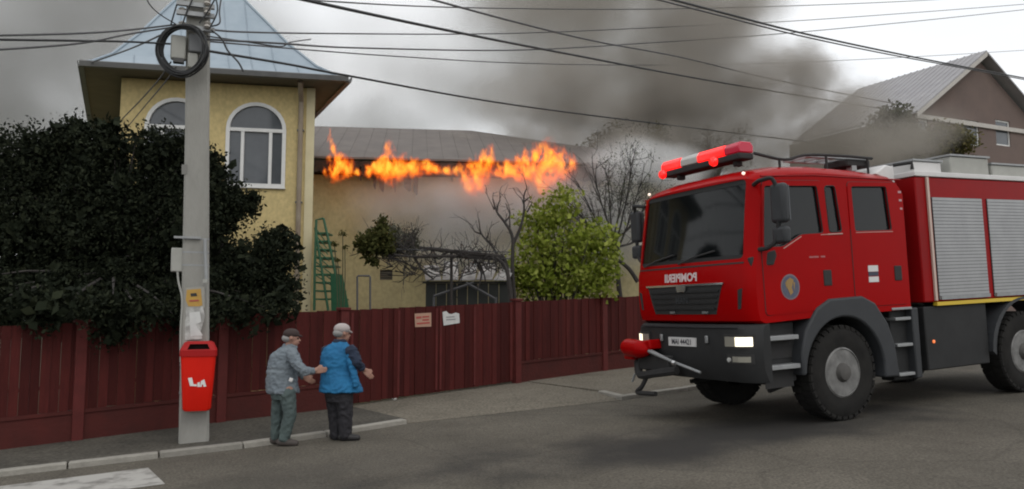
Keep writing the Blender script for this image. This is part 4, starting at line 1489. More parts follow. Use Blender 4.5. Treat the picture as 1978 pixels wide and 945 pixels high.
def rounded(poly, r=.045, n=4):
    """round the corners of a 2d polygon"""
    out = []
    m_ = len(poly)
    for i in range(m_):
        p = Vector(poly[i])
        a = (Vector(poly[i - 1]) - p)
        b = (Vector(poly[(i + 1) % m_]) - p)
        ra = min(r, a.length * .45, b.length * .45)
        s_, e_ = p + a.normalized() * ra, p + b.normalized() * ra
        for k in range(n + 1):
            t = k / n
            out.append(tuple((1 - t) ** 2 * s_ + 2 * t * (1 - t) * p + t * t * e_))
    return out


def side_prism(poly, y0, y1):
    return MB().prism([Vector((x, y0, z)) for x, z in poly], (0, y1 - y0, 0))


def cyl_y(cx, cz, r, y0, y1, n=40):
    return MB().prism([Vector((cx + r * math.cos(2 * math.pi * k / n), y0, cz + r * math.sin(2 * math.pi * k / n))) for k in range(n)], (0, y1 - y0, 0))


AX = -.06
arch = cyl_y(AX, .64, .84, -2, 2).mesh('c')
WS = [(-1.085, 2.20), (1.085, 2.20), (1.045, 3.235), (-1.045, 3.235)]
wsc = MB().prism([Vector((.75, y, z)) for y, z in rounded(WS, .07)], (1.4, 0, 0)).mesh('c')
cuts = [inner, wsc, arch] + [side_prism(rounded(p), -2, 2).mesh('c') for p in (WIN_F, WIN_Q, WIN_C)]
cabm = boolean(outer, cuts, 'cab')
shade(cabm, 28)
cab = obj('cab', cabm, truck)
# windscreen that follows the curved front
NY, NZ = 18, 8
v, f = [], []
for dx in (-.022, -.034):
    for i in range(NY + 1):
        for k in range(NZ + 1):
            z = 2.17 + (3.255 - 2.17) * k / NZ
            hw = 1.11 - .045 * k / NZ
            y = -hw + 2 * hw * i / NY
            v.append(Vector((front_x(y, z) + dx, y, z)))
for b_ in (0, (NY + 1) * (NZ + 1)):
    for i in range(NY):
        for k in range(NZ):
            q = b_ + i * (NZ + 1) + k
            f.append((q, q + NZ + 1, q + NZ + 2, q + 1))
ws = MB().add(v, f).build('windscreen', tglass, truck, smooth=True, fix=False)
# black ceramic border and wipers of the windscreen
bd = MB()
for poly in ([(-1.1, 2.185), (1.1, 2.185), (1.1, 2.25), (-1.1, 2.25)], [(-1.07, 3.17), (1.07, 3.17), (1.06, 3.25), (-1.06, 3.25)]):
    n_ = 14
    lo = [(poly[0][0] + (poly[1][0] - poly[0][0]) * i / n_, poly[0][1]) for i in range(n_ + 1)]
    hi = [(poly[3][0] + (poly[2][0] - poly[3][0]) * i / n_, poly[3][1]) for i in range(n_ + 1)]
    vv = [Vector((front_x(y, z) - .015, y, z)) for y, z in lo + hi]
    bd.add(vv, [(i, i + 1, n_ + 2 + i, n_ + 1 + i) for i in range(n_)])
bd.build('black_border', plast, ws)
for y0, y1 in ((-.95, -.25), (-.1, .6)):
    MB().tube([Vector((front_x(y0, 2.2) + .03, y0, 2.19)), Vector((front_x(y0 + .3, 2.3) + .02, y0 + .3, 2.27)), Vector((front_x(y1, 2.34) + .012, y1, 2.33))], .012, n=5).build('wiper', chas, ws)
for s_ in (1, -1):
    for nm, poly in (('side_window', WIN_F), ('quarter_window', WIN_Q), ('crew_window', WIN_C)):
        c = Vector((sum(p[0] for p in poly) / len(poly), sum(p[1] for p in poly) / len(poly)))
        big = [tuple(c + (Vector(p) - c) * 1.03) for p in poly]
        pn = side_prism(rounded(big), s_ * (W - .030), s_ * (W - .037)).build(nm, tglass_d, truck)
        # thin rubber seal round the pane
        ring = rounded(poly, .05)
        MB().tube([Vector((x, s_ * (W - .004), z)) for x, z in ring + ring[:1]], .011, n=5, cap=False).build('seal', plast, pn)
# pale strips that paint the sill highlight under the near windows
for a_, b_ in (((.24, 2.485), (-.18, 2.50)), ((-.44, 2.515), (-1.2, 2.53)), ((.60, 2.465), (.93, 2.31))):
    MB().tube([Vector((a_[0], W + .004, a_[1])), Vector((b_[0], W + .004, b_[1]))], .010, n=5).build('sill_strip', mat('sill_highlight', (.42, .25, .22), rough=.4), cab)

# doors: thin plates proud of the cab side
for s_ in (1, -1):
    for poly, holes in (([(1.235, 3.19), (.165, 3.215), (.10, 2.45), (.10, 1.5), (1.30, 1.46), (1.31, 2.28)], [WIN_F]), ([(-.335, 3.215), (-1.36, 3.235), (-1.42, 2.5), (-1.42, 1.50), (-.345, 1.50), (-.345, 2.5)], [WIN_C])):
        dm = side_prism(rounded(poly, .06), s_ * (W + .001), s_ * (W + .010)).mesh('door', tred)
        cs = [side_prism(rounded(h), -2, 2).mesh('c') for h in holes] + [cyl_y(AX, .64, .845, -2, 2).mesh('c')]
        door = obj('door', boolean(dm, cs, 'door'), truck)
        ring = rounded(poly, .06)
        ring = [p for p in ring if (p[0] - AX) ** 2 + (p[1] - .64) ** 2 > .92 ** 2]
        MB().tube([Vector((x, s_ * (W + .003), z)) for x, z in ring], .0065, n=4).build('door_gap', chas, door)
        hx, hz_ = (.17, 1.91) if holes[0] is WIN_F else (-1.24, 1.94)
        hm = MB().box((hx, s_ * (W + .012), hz_), (.15, .02, .21)).build('handle', chas, door, bevel=.02)
# rain gutter line along the roof edge, dark seam
for s_ in (1, -1):
    MB().tube([Vector((1.24, s_ * (W - .005), 3.245)), Vector((.3, s_ * (W - .002), 3.285)), Vector((-1.46, s_ * (W - .003), 3.275))], .013, n=5).build('roof_seam', tred_d, cab)
# roof markings, corner deflector (dark) and door crest
MB().prism([Vector((1.47, W - .04, 2.20)), Vector((1.10, W + .035, 2.29)), Vector((1.08, W + .035, 2.22)), Vector((1.14, W + .035, 2.10)), Vector((1.46, W - .04, 2.08))], (0, -.05, 0)).build('corner_deflector', chas, cab, bevel=.01)
crest_b = mat('crest_blue', (.05, .06, .11), (.09, .09, .12), scale=20, rough=.5)
crest_g = mat('crest_gold', (.28, .17, .05), rough=.5)
yd = W + .0105


def disc(cx, cz, r, y, n=28):
    return MB().prism([Vector((cx + r * math.cos(2 * math.pi * k / n), y, cz + r * math.sin(2 * math.pi * k / n))) for k in range(n)], (0, .003, 0))


crest = disc(.86, 1.81, .165, yd).build('crest', mat('crest_rim', (.16, .13, .15), rough=.5), truck)
disc(.86, 1.81, .145, yd + .003).build('crest_field', crest_b, crest)
for pl in ([(.80, 1.90), (.86, 1.93), (.93, 1.89), (.92, 1.80), (.87, 1.70), (.82, 1.74), (.84, 1.80)], [(.92, 1.90), (.95, 1.86), (.93, 1.78)], [(.78, 1.86), (.81, 1.88), (.80, 1.76)]):
    MB().prism([Vector((x, yd + .006, z)) for x, z in pl], (0, .002, 0)).build('crest_figure', crest_g, crest)
# white / dark / white door sticker
st_ = MB().box((-.73, yd + .002, 2.015), (.20, .004, .085)).build('door_sticker', white_p, truck)
MB().box((-.73, yd + .002, 1.94), (.20, .004, .055)).build('dark_band', mat('navy', (.03, .035, .06), rough=.5), st_)
MB().box((-.73, yd + .002, 1.865), (.20, .004, .075)).build('white_band', white_p, st_)


for k, (x0, w_) in enumerate(((.45, .07), (.36, .10), (.23, .08))):
    MB().box((x0, yd + .002, 2.19 + .002 * k), (w_, .003, .022)).build('model_lettering', mat('dull_silver', (.36, .10, .10), rough=.5), truck)
for z in (3.10, 2.98, 2.86):
    MB().box((-1.41, W + .004, z), (.07, .006, .03)).build('clip', mat('clip_pale', (.45, .25, .26), rough=.5), cab)

# front panel: mirrored lettering, grille, badge
tm = text_mesh('POMPIERII', .155, bold=.006)
for vt in tm.vertices:
    y, z = -vt.co.x * 1.02 - .06, 1.995 + vt.co.y
    vt.co = Vector((front_x(y, z) + .004, y, z))
tm.materials.append(mat('front_letter', (.62, .50, .50), rough=.5))
obj('front_lettering', tm, truck)
GR = [(-.83, 1.875), (.76, 1.875), (.62, 1.49), (-.69, 1.49)]


def front_patch(poly, d0, d1, nm, m, parent, ny=14, nz=3):
    """polygon (4 corners tl tr br bl) wrapped on the front, from offset d0 to d1"""
    tl, tr, br_, bl_ = [Vector(p) for p in poly]
    vv = []
    for d in (d0, d1):
        for i in range(ny + 1):
            for k in range(nz + 1):
                p = tl.lerp(tr, i / ny).lerp(bl_.lerp(br_, i / ny), k / nz)
                vv.append(Vector((front_x(p.x, p.y) + d, p.x, p.y)))
    ff = []
    N = (ny + 1) * (nz + 1)
    for i in range(ny):
        for k in range(nz):
            q = i * (nz + 1) + k
            ff.append((q, q + nz + 1, q + nz + 2, q + 1))
            ff.append((N + q, N + q + 1, N + q + nz + 2, N + q + nz + 1))
    for i in range(ny):
        for k in (0, nz):
            q, q2 = i * (nz + 1) + k, (i + 1) * (nz + 1) + k
            ff.append((q, q2, N + q2, N + q))
    for k in range(nz):
        for i in (0, ny):
            q, q2 = i * (nz + 1) + k, i * (nz + 1) + k + 1
            ff.append((q, q2, N + q2, N + q))
    return MB().add(vv, ff).build(nm, m, parent, smooth=True)


grille = front_patch(GR, -.02, .006, 'grille', chas, truck)
front_patch([(-.87, 1.905), (.80, 1.905), (.78, 1.878), (-.85, 1.878)], .0, .025, 'chrome_strip', chrome, grille, nz=1)
for k in range(1, 5):
    z = 1.875 - .077 * k
    h_ = .83 - .14 * k / 5
    front_patch([(-h_ + .05, z + .016), (h_ - .09, z + .016), (h_ - .10, z - .012), (-h_ + .06, z - .012)], .006, .022, 'slat', plast, grille, nz=1)
front_patch([(-.12, 1.895), (.10, 1.895), (.07, 1.80), (-.09, 1.80)], .024, .04, 'badge', chrome, grille, ny=4, nz=2)
tm = text_mesh('MAN', .12, bold=.004)
for vt in tm.vertices:
    y, z = vt.co.x - .02, 1.68 + vt.co.y
    vt.co = Vector((front_x(y, z) + .026, y, z))
tm.materials.append(plast_g)
obj('maker_lettering', tm, grille)
for y0 in (-.30, .38):
    front_patch([(y0, 1.53), (y0 + .10, 1.53), (y0 + .10, 1.50), (y0, 1.50)], .008, .03, 'clip', steel, grille, ny=2, nz=1)
for s_ in (1, -1):      # side air slots
    front_patch([(s_ * 1.02, 1.80), (s_ * 1.09, 1.82), (s_ * 1.05, 1.56), (s_ * 1.00, 1.55)], -.01, .006, 'air_slot', chas, truck, ny=2, nz=4)
front_patch([(-1.1, 2.155), (1.1, 2.155), (1.1, 2.135), (-1.1, 2.135)], -.005, .006, 'panel_gap', plast, truck, nz=1)

# bumper
def bump_sec(y):
    t = abs(y) / 1.25
    c_ = .06 * (1 - t ** 2) - (0 if t < .8 else .18 * ((t - .8) / .2) ** 2)
    return [Vector((x + c_ if x > 1.3 else x, y, z)) for x, z in ((1.27, .62), (1.27, 1.36), (1.50, 1.355), (1.56, 1.30), (1.58, 1.0), (1.57, .78), (1.50, .62))]


bum = MB().loft([bump_sec(y) for y in (-1.25, -1.2, -1.12, -1.0, -.7, -.35, 0, .35, .7, 1.0, 1.12, 1.2, 1.25)]).build('bumper', plast, truck, smooth=True)


def bx_(y):
    t = abs(y) / 1.25
    return 1.57 + .06 * (1 - t ** 2) - (0 if t < .8 else .18 * ((t - .8) / .2) ** 2)


def bumper_patch(y0, y1, z0, z1, d, nm, m, parent, ny=5, r=0):
    vv = []
    for dd in (-.02, d):
        for i in range(ny + 1):
            y = y0 + (y1 - y0) * i / ny
            vv += [Vector((bx_(y) + dd, y, z0)), Vector((bx_(y) + dd, y, z1))]
    n_ = 2 * (ny + 1)
    ff = []
    for i in range(ny):
        ff += [(2 * i, 2 * i + 2, 2 * i + 3, 2 * i + 1), (n_ + 2 * i, n_ + 2 * i + 1, n_ + 2 * i + 3, n_ + 2 * i + 2), (2 * i, n_ + 2 * i, n_ + 2 * i + 2, 2 * i + 2), (2 * i + 1, 2 * i + 3, n_ + 2 * i + 3, n_ + 2 * i + 1)]
    ff += [(0, 1, n_ + 1, n_), (2 * ny, n_ + 2 * ny, n_ + 2 * ny + 1, 2 * ny + 1)]
    return MB().add(vv, ff).build(nm, m, parent)


for s_ in (1, -1):
    hl = bumper_patch(s_ * .78, s_ * 1.20, 1.05, 1.235, .012, 'headlight', chas, truck)
    bumper_patch(s_ * .81, s_ * .97, 1.08, 1.205, .022, 'lens', lamp_g, hl)
    c = s_ * 1.07
    bumper_patch(s_ * .985, s_ * 1.175, 1.085, 1.20, .024, 'lens', lamp_on, hl)
    fg = bumper_patch(s_ * .82, s_ * 1.18, .86, .985, .010, 'fog_lamp', chas, truck)
    bumper_patch(s_ * .92, s_ * 1.15, .885, .955, .018, 'lens', lamp_g, fg)
    MB().lathe([(0, 0), (.03, 0), (.03, .02), (0, .025)], (bx_(s_ * .86) + .005, s_ * .86, .91), (1, 0, 0), 12).build('lens', lens_c, fg)
    MB().box((bx_(.5) + .02, s_ * .48, 1.16), (.03, .05, .10)).build('tow_eye', steel, bum, bevel=.01)
bumper_patch(-1.0, 1.0, 1.315, 1.335, .006, 'upper_lip', plast_g, bum, 8)
plate = bumper_patch(-.32, .26, 1.055, 1.175, .020, 'number_plate', white_p, truck)
tm = text_mesh('MAI 44421', .105, bold=.002)
for vt in tm.vertices:
    y, z = vt.co.x * .92 - .03, 1.113 + vt.co.y
    vt.co = Vector((bx_(y) + .024, y, z))
tm.materials.append(mat('plate_black', (.03, .03, .04), rough=.5))
obj('plate_lettering', tm, plate)
# red front winch with its rod and the black hitch below
win_ = empty('front_winch')
win_.parent = truck
wb = MB()
wb.lathe([(.0, -.30), (.09, -.30), (.13, -.22), (.135, .10), (.10, .22), (.05, .30), (0, .31)], (1.80, -.88, 1.0), (0, 1, -.06), 18)
wb.box((1.72, -.72, 1.05), (.22, .40, .14), Matrix.Rotation(R(6), 3, 'X'))
wb.box((1.74, -1.05, .93), (.20, .22, .20))
rw = obj('winch_cover', remesh(wb, .018, 4, 'winch_cover', tred), win_)
MB().tube([Vector((1.80, -.62, .99)), Vector((1.80, -.1, .86)), Vector((1.74, .44, .73))], [.035, .022, .02], n=8).build('rod', steel, win_, smooth=True)
MB().lathe([(0, 0), (.035, 0), (.035, .05), (0, .05)], (1.82, -.02, .84), (0, 1, -.2), 12).build('collar', chrome, win_)
MB().tube(spline([Vector((1.70, -1.0, .80)), Vector((1.78, -.85, .62)), Vector((1.78, -.5, .66)), Vector((1.70, -.1, .72))], 5), .06, n=8).build('hitch', chas, win_, smooth=True)
MB().tube(spline([Vector((1.76, -.70, .62)), Vector((1.80, -.80, .45)), Vector((1.80, -.92, .36)), Vector((1.82, -.60, .37)), Vector((1.82, -.45, .38))], 5), .035, n=8).build('hook', chas, win_, smooth=True)
MB().box((1.64, -.6, .80), (.2, .7, .22)).build('bracket', chas, win_, bevel=.02)
MB().tube([Vector((1.75, -1.02, .62)), Vector((1.78, -1.06, .50))], .018, n=6).build('shackle', steel, win_)

# step panels, fenders, under-cab
for s_ in (1, -1):
    sp = MB().box2((.70, s_ * .9, .58), (1.268, s_ * 1.10, 1.36)).build('step_panel', plast, truck, bevel=.02)
    for z in (1.135, .765):
        MB().prism([Vector((.77, s_ * 1.0, z)), Vector((1.262, s_ * 1.0, z)), Vector((1.262, s_ * 1.225, z)), Vector((.77, s_ * 1.245, z))], (0, 0, .06)).build('step', alu, sp, bevel=.008)
        MB().box2((.77, s_ * 1.101, z - .24), (1.26, s_ * 1.11, z - .005)).build('step_recess', chas, sp)
    outp = [(.76, .66), (.755, .95), (.66, 1.24), (.42, 1.52), (.18, 1.63), (-.45, 1.645), (-.70, 1.54), (-.93, 1.25), (-1.04, .95), (-1.10, .50)]
    na = 22
    inn_ = [(AX + .74 * math.cos(R(2 + 188 * k / na)), .64 + .74 * math.sin(R(2 + 188 * k / na))) for k in range(na + 1)]
    fd = MB().prism([Vector((x, s_ * .96, z)) for x, z in outp[::-1]] + [Vector((x, s_ * .96, z)) for x, z in [(.74, .60)]] if False else [Vector((x, s_ * .96, z)) for x, z in inn_ + outp[::-1]], (0, s_ * .31, 0))
    fdo = fd.build('fender', plast_g, truck, bevel=.03, seg=3)
    # inner wheel arch
    ia = MB()
    pa = [(AX + .84 * math.cos(R(180 * k / 18)), .64 + .84 * math.sin(R(180 * k / 18))) for k in range(19)]
    vv = [Vector((x, s_ * y, z)) for y in (.5, .965) for x, z in pa]
    ia.add(vv, [(k, k + 1, 20 + k, 19 + k) for k in range(18)])
    ia.build('arch_liner', chas, fdo)
    # rear entry steps of the crew cab
    rp = MB().box2((-1.16, s_ * .9, .42), (-1.56, s_ * 1.12, 1.415)).build('crew_step_panel', plast, truck, bevel=.02)
    for z in (1.27, .90, .49):
        MB().prism([Vector((-1.15, s_ * 1.0, z)), Vector((-1.48, s_ * 1.0, z)), Vector((-1.48, s_ * 1.22, z)), Vector((-1.15, s_ * 1.22, z))], (0, 0, .045)).build('step', alu, rp, bevel=.008)
    MB().box2((-1.49, s_ * .92, .44), (-1.62, s_ * 1.235, 1.44)).build('step_side', plast_g, rp, bevel=.02)
    MB().box2((-1.06, s_ * 1.02, 1.42), (-1.48, s_ * 1.245, 1.455)).build('sill_strip', alu, truck, bevel=.006)

# wheels
RW = .637


def wheel(x, s_):
    c = Vector((x, s_ * 1.02, RW))
    ax = Vector((0, s_, 0))
    root = empty('wheel')
    root.parent = truck
    prof = [(.33, -.17), (.42, -.185), (.56, -.18), (.61, -.15), (.622, -.08), (.622, .08), (.61, .15), (.56, .185), (.44, .19), (.335, .165), (.325, .10), (.325, -.10), (.33, -.17)]
    n = 44
    uu, ww = Vector((1, 0, 0)), Vector((0, 0, 1))
    vv, ff = [], []
    for (r_, h_) in prof:
        for k in range(n):
            an = 2 * math.pi * k / n
            vv.append(c + ax * h_ + (uu * math.cos(an) + ww * math.sin(an)) * r_)
    for i in range(len(prof) - 1):
        for k in range(n):
            ff.append((i * n + k, i * n + (k + 1) % n, (i + 1) * n + (k + 1) % n, (i + 1) * n + k))
    tyre = MB().add(vv, ff).build('tyre', rubber, root, smooth=True)
    lug = MB()
    for k in range(34):
        an = 2 * math.pi * (k + .25) / 34
        for sd in (-1, 1):
            a2 = an + (0 if sd < 0 else math.pi / 34)
            rad = uu * math.cos(a2) + ww * math.sin(a2)
            tan = -uu * math.sin(a2) + ww * math.cos(a2)
            o_ = c + rad * .6225 + ax * sd * .09
            M3 = Matrix((tan, ax, rad)).transposed()
            lug.box(o_, (.088, .15, .022), M3)
            lug.box(c + rad * .598 + ax * sd * .168, (.08, .022, .04), M3)
    lug.build('tread_block', rubber, tyre)
    rim = MB().lathe([(.335, .165), (.315, .178), (.298, .14), (.285, .05), (.225, .02), (.215, .05), (.0, .055)], c, ax, 36).build('rim', rim_m, root, smooth=True)
    MB().lathe([(.18, .056), (.175, .10), (.14, .12), (.13, .17), (.10, .215), (.05, .228), (0, .23)], c + ax * .002, ax, 24).build('hub', hub_m, rim, smooth=True)
    for k in range(10):
        an = 2 * math.pi * k / 10
        MB().lathe([(.017, 0), (.017, .04), (0, .042)], c + ax * .054 + (uu * math.cos(an) + ww * math.sin(an)) * .198, ax, 6).build('wheel_nut', hub_m, rim)
    for k in range(8):
        an = 2 * math.pi * (k + .5) / 8
        MB().lathe([(.03, 0), (.03, .012), (0, .012)], c + ax * .034 + (uu * math.cos(an) + ww * math.sin(an)) * .252, ax, 10).build('rim_hole', chas, rim)
    return root


for x in (AX, -4.15):
    for s_ in (1, -1):
        wheel(x, s_)
    MB().tube([Vector((x, -.85, RW)), Vector((x, .85, RW))], .10, n=10).build('axle', chas, truck)
    MB().lathe([(0, -.2), (.16, -.16), (.2, 0), (.16, .16), (0, .2)], (x, .1, RW), (1, 0, 0), 14).build('differential', chas, truck, smooth=True)
for s_ in (1, -1):
    MB().box2((1.3, s_ * .36, .82), (-6.2, s_ * .46, 1.10)).build('chassis_rail', chas, truck)
    MB().tube([Vector((.9, s_ * .8, .45)), Vector((.3, s_ * .62, .5))], .035, n=6).build('steering_arm', chas, truck)
MB().box2((1.2, -.45, .72), (-.9, .45, 1.38)).build('engine', chas, truck, bevel=.05)
MB().box2((.72, .86, .50), (.86, 1.0, .62)).build('mud_guard', alu, truck, bevel=.02)
MB().box2((-1.75, .55, .50), (-2.9, 1.1, 1.40)).build('fuel_tank', chas, truck, bevel=.06)
MB().box2((-1.75, -1.1, .55), (-2.9, -.55, 1.40)).build('battery_box', chas, truck, bevel=.03)

# inside the cab
seat_m = mat('seat_cloth', (.035, .035, .04), (.05, .05, .055), scale=9, rough=.9)
MB().prism([Vector((x, -1.1, z)) for x, z in ((1.42, 1.5), (1.42, 2.05), (1.34, 2.20), (1.12, 2.24), (1.02, 2.1), (1.0, 1.5))], (0, 2.2, 0)).build('dashboard', plast, cab, bevel=.03)
for x, ylist in ((.15, (-.6, .6)), (-1.1, (-.75, 0, .75))):
    for y in ylist:
        MB().box((x + .12, y, 1.98), (.5, .5, .16)).box((x - .16, y, 2.40), (.14, .48, .80)).box((x - .16, y, 2.88), (.10, .26, .2)).build('seat', seat_m, cab, bevel=.04)
sw_c, sw_a = Vector((.86, .6, 2.30)), Vector((-.5, 0, .86)).normalized()
sw = MB()
ring = []
uu = sw_a.orthogonal().normalized()
ww = sw_a.cross(uu)
ring = [sw_c + (uu * math.cos(t) + ww * math.sin(t)) * .22 for t in [2 * math.pi * k / 24 for k in range(25)]]
sw.tube(ring, .017, n=6, cap=False)
sw.tube([sw_c - uu * .21, sw_c + uu * .21], .014, n=5)
sw.tube([sw_c, sw_c - sw_a * .35], .03, n=6)
sw.build('steering_wheel', chas, cab, smooth=True)
MB().box2((-1.44, -1.1, 1.44), (1.35, 1.1, 1.50)).build('cab_floor', chas, cab)
MB().box((.95, -.45, 2.32), (.28, .36, .10), Matrix.Rotation(R(8), 3, 'Y')).build('document_folder', mat('folder', (.40, .34, .22), rough=.8), cab)

# mirrors
for s_ in (1, -1):
    mr = MB().box((1.22, s_ * 1.50, 2.86), (.12, .24, .50)).build('mirror', plast_g, truck, bevel=.05, seg=3)
    MB().box((1.22, s_ * 1.50, 2.46), (.12, .23, .21)).build('lower_mirror', plast_g, mr, bevel=.04, seg=3)
    MB().tube(spline([Vector((1.30, s_ * 1.16, 3.14)), Vector((1.36, s_ * 1.36, 3.17)), Vector((1.26, s_ * 1.48, 3.12)), Vector((1.25, s_ * 1.48, 2.5)), Vector((1.30, s_ * 1.36, 2.32)), Vector((1.36, s_ * 1.18, 2.30))], 5), .028, n=7).build('mirror_arm', plast, mr, smooth=True)
    MB().box((1.155, s_ * 1.50, 2.86), (.012, .20, .44)).build('mirror_glass', pane_m, mr)

# light bar, lamps and roof gear
lb = MB().box((1.02, -.06, 3.60), (.26, 1.68, .09)).box((1.02, -.6, 3.53), (.12, .08, .10)).box((1.02, .6, 3.53), (.12, .08, .10)).build('light_bar', chas, truck, bevel=.02)
for y0, y1, m_ in ((-.90, -.46, lens_r), (-.45, -.08, lens_c), (-.07, .48, lens_r), (.49, .78, lens_rd)):
    MB().loft([[Vector((1.02 + x, y, 3.648 + z)) for x, z in ((-.13, 0), (.13, 0), (.135, .09), (.09, .15), (-.09, .15), (-.135, .09))] for y in (y0, y1)]).build('lens', m_, lb, bevel=.015)
for y in (-.84, .30):
    MB().lathe([(0, 0), (.06, 0), (.07, .03), (.055, .07), (0, .085)], (1.14, y, 3.60), (1, 0, 0), 16).build('beacon', lens_r, lb, smooth=True)
for y in (-1.06, .98):
    MB().lathe([(0, 0), (.022, 0), (.02, .025), (0, .03)], (front_x(y, 3.31) + .0, y, 3.315), (1, 0, .4), 10).build('marker_lamp', warm_l, truck, smooth=True)
MB().tube(spline([Vector((1.05, .95, 3.60)), Vector((.5, .95, 3.54)), Vector((.1, .95, 3.62)), Vector((-.6, .95, 3.64)), Vector((-1.25, .95, 3.63))], 6), .022, n=6).build('roof_rail', chas, truck, smooth=True)
for x, z in ((.6, 3.43), (-.3, 3.45), (-1.15, 3.42)):
    MB().tube([Vector((x, .95, z - .06)), Vector((x, .95, 3.63 if x < .3 else 3.55))], .018, n=6).build('rail_leg', chas, truck)
MB().box2((-.15, .70, 3.64), (-1.35, .78, 3.69)).build('ladder_rail', alu, truck)
MB().box2((-.15, .30, 3.64), (-1.35, .38, 3.69)).build('ladder_rail', alu, truck)
for k in range(5):
    MB().box2((-.25 - .25 * k, .38, 3.65), (-.29 - .25 * k, .70, 3.68)).build('ladder_rung', alu, truck)
MB().box2((-.75, .5, 3.50), (-1.25, .92, 3.62)).build('siren_box', chas, truck, bevel=.03)
MB().box2((-.85, .82, 3.44), (-.95, .92, 3.52)).build('antenna_foot', alu, truck)
MB().prism([Vector((-1.12, -1.05, 3.38)), Vector((-1.36, -1.05, 3.52)), Vector((-1.52, -1.05, 3.50)), Vector((-1.535, -1.05, 3.24)), Vector((-1.50, -1.05, 3.24))], (0, 2.14, 0)).build('roof_deflector', white_p, truck, bevel=.02)

# rear body with roller shutters
BWD = 1.25
XB0, XB1 = -1.78, -6.05
body = empty('body')
body.parent = truck
MB().box2((XB0, -BWD + .02, 1.50), (XB1, BWD - .02, 3.34)).build('body_shell', tred_d, body, bevel=.02)
MB().box2((XB0 + .02, -BWD, 3.345), (XB1 - .02, BWD, 3.42)).build('roof_edge', white_p, body, bevel=.01)
for s_ in (1, -1):
    MB().box2((-2.0, s_ * (BWD - .015), 1.52), (-2.045, s_ * (BWD + .012), 3.335)).build('edge_trim', mat('trim_pale', (.52, .40, .34), rough=.5), body)
    for x0, x1 in ((-2.10, -3.30), (-3.42, -4.72), (-4.84, -5.95)):
        zlo = 1.53
        sh = MB().box2((x0, s_ * (BWD - .018), zlo), (x1, s_ * (BWD - .012), 3.04)).build('roller_shutter', chas, body)
        nsl = 30
        for k in range(nsl):
            z = zlo + (3.04 - zlo) * k / nsl
            MB().box2((x0 - .01, s_ * (BWD - .011), z + .002), (x1 + .01, s_ * (BWD - .002), z + (3.04 - zlo) / nsl - .004)).build('slat', shut_m, sh)
        MB().box2((x0 - .02, s_ * (BWD - .001), zlo - .002), (x1 + .02, s_ * (BWD + .022), zlo + .05)).build('grip_rail', alu, sh)
    MB().box2((-2.03, s_ * (BWD - .06), 1.445), (XB1, s_ * (BWD + .006), 1.498)).build('reflective_strip', refl_y, body)
    MB().box2((-1.80, s_ * .75, .52), (-3.25, s_ * (BWD - .05), 1.44)).build('skirt', plast, body, bevel=.02)
    MB().box2((-5.05, s_ * .75, .60), (XB1, s_ * (BWD - .05), 1.44)).build('skirt', plast, body, bevel=.02)
    MB().lathe([(0, 0), (.025, 0), (.025, .012), (0, .018)], (-1.95, s_ * (BWD - .048), .93), (0, s_, 0), 12).build('marker_lamp', orange_l, body)
    pa = [(-4.15 + .82 * math.cos(R(180 * k / 18)), .64 + .82 * math.sin(R(180 * k / 18))) for k in range(19)]
    po = [(-4.15 + .90 * math.cos(R(180 * k / 18)), .64 + .80 * math.sin(R(180 * k / 18)) + .06) for k in range(19)]
    MB().prism([Vector((x, s_ * .8, z)) for x, z in pa + po[::-1]], (0, s_ * .46, 0)).build('fender', plast_g, body)
MB().box2((-1.56, -.9, 1.45), (-1.76, .9, 3.1)).build('cab_gap_panel', chas, truck)
for x0, x1, y0, y1, z1, m_ in ((-1.95, -2.6, .2, 1.1, 3.60, white_p), (-2.75, -3.7, .1, 1.15, 3.70, box_m), (-3.85, -5.6, .25, 1.1, 3.62, box_m), (-2.0, -5.4, -1.0, -.3, 3.66, alu)):
    MB().box2((x0, y0, 3.425), (x1, y1, z1)).build('roof_locker', m_, body, bevel=.02)
    MB().box2((x0 + .02, y0 - .02, z1 + .002), (x1 - .02, y1 + .02, z1 + .03)).build('locker_lid', alu, body)
MB().tube([Vector((-1.85, 1.15, 3.46)), Vector((-1.85, 1.15, 3.56)), Vector((-1.78, .9, 3.56))], .03, n=6).build('roof_hose', chas, body)
MB().box2((XB1 - .005, -1.2, .55), (XB1 - .12, 1.2, .85)).build('rear_bumper', plast, body, bevel=.02)

# ================================================================== PEOPLE
skin_m = mat('skin', (0.36, 0.20, 0.145), (0.31, 0.165, 0.12), scale=12, rough=0.6)
grey_hair = mat('grey_hair', (0.30, 0.29, 0.28), (0.20, 0.19, 0.185), scale=30, rough=0.9)


def ball(mb, c, r, n=10):
    r = (r, r, r) if not isinstance(r, (tuple, list)) else r
    c = Vector(c)
    vs, fs = [], []
    for i in range(1, n):
        ph = math.pi * i / n
        for k in range(n * 2):
            th = math.pi * k / n
            vs.append(c + Vector((r[0] * math.sin(ph) * math.cos(th), r[1] * math.sin(ph) * math.sin(th), r[2] * math.cos(ph))))
    m_ = n * 2
    for i in range(n - 2):
        for k in range(m_):
            fs.append((i * m_ + k, (i + 1) * m_ + k, (i + 1) * m_ + (k + 1) % m_, i * m_ + (k + 1) % m_))
    fs.append(tuple(range(m_)))
    fs.append(tuple(range((n - 2) * m_, (n - 1) * m_))[::-1])
    mb.add(vs, fs)


def limb(mb, pts, rad):
    mb.tube(pts, rad, n=14)
    for p, r_ in zip(pts, rad):
        ball(mb, p, r_)


def torso(mb, secs):
    """secs: (centre, half width along x, half depth along y)"""
    n = 20
    mb.loft([[c + Vector((w * math.cos(2 * math.pi * k / n), d * math.sin(2 * math.pi * k / n), 0)) for k in range(n)] for c, w, d in secs])


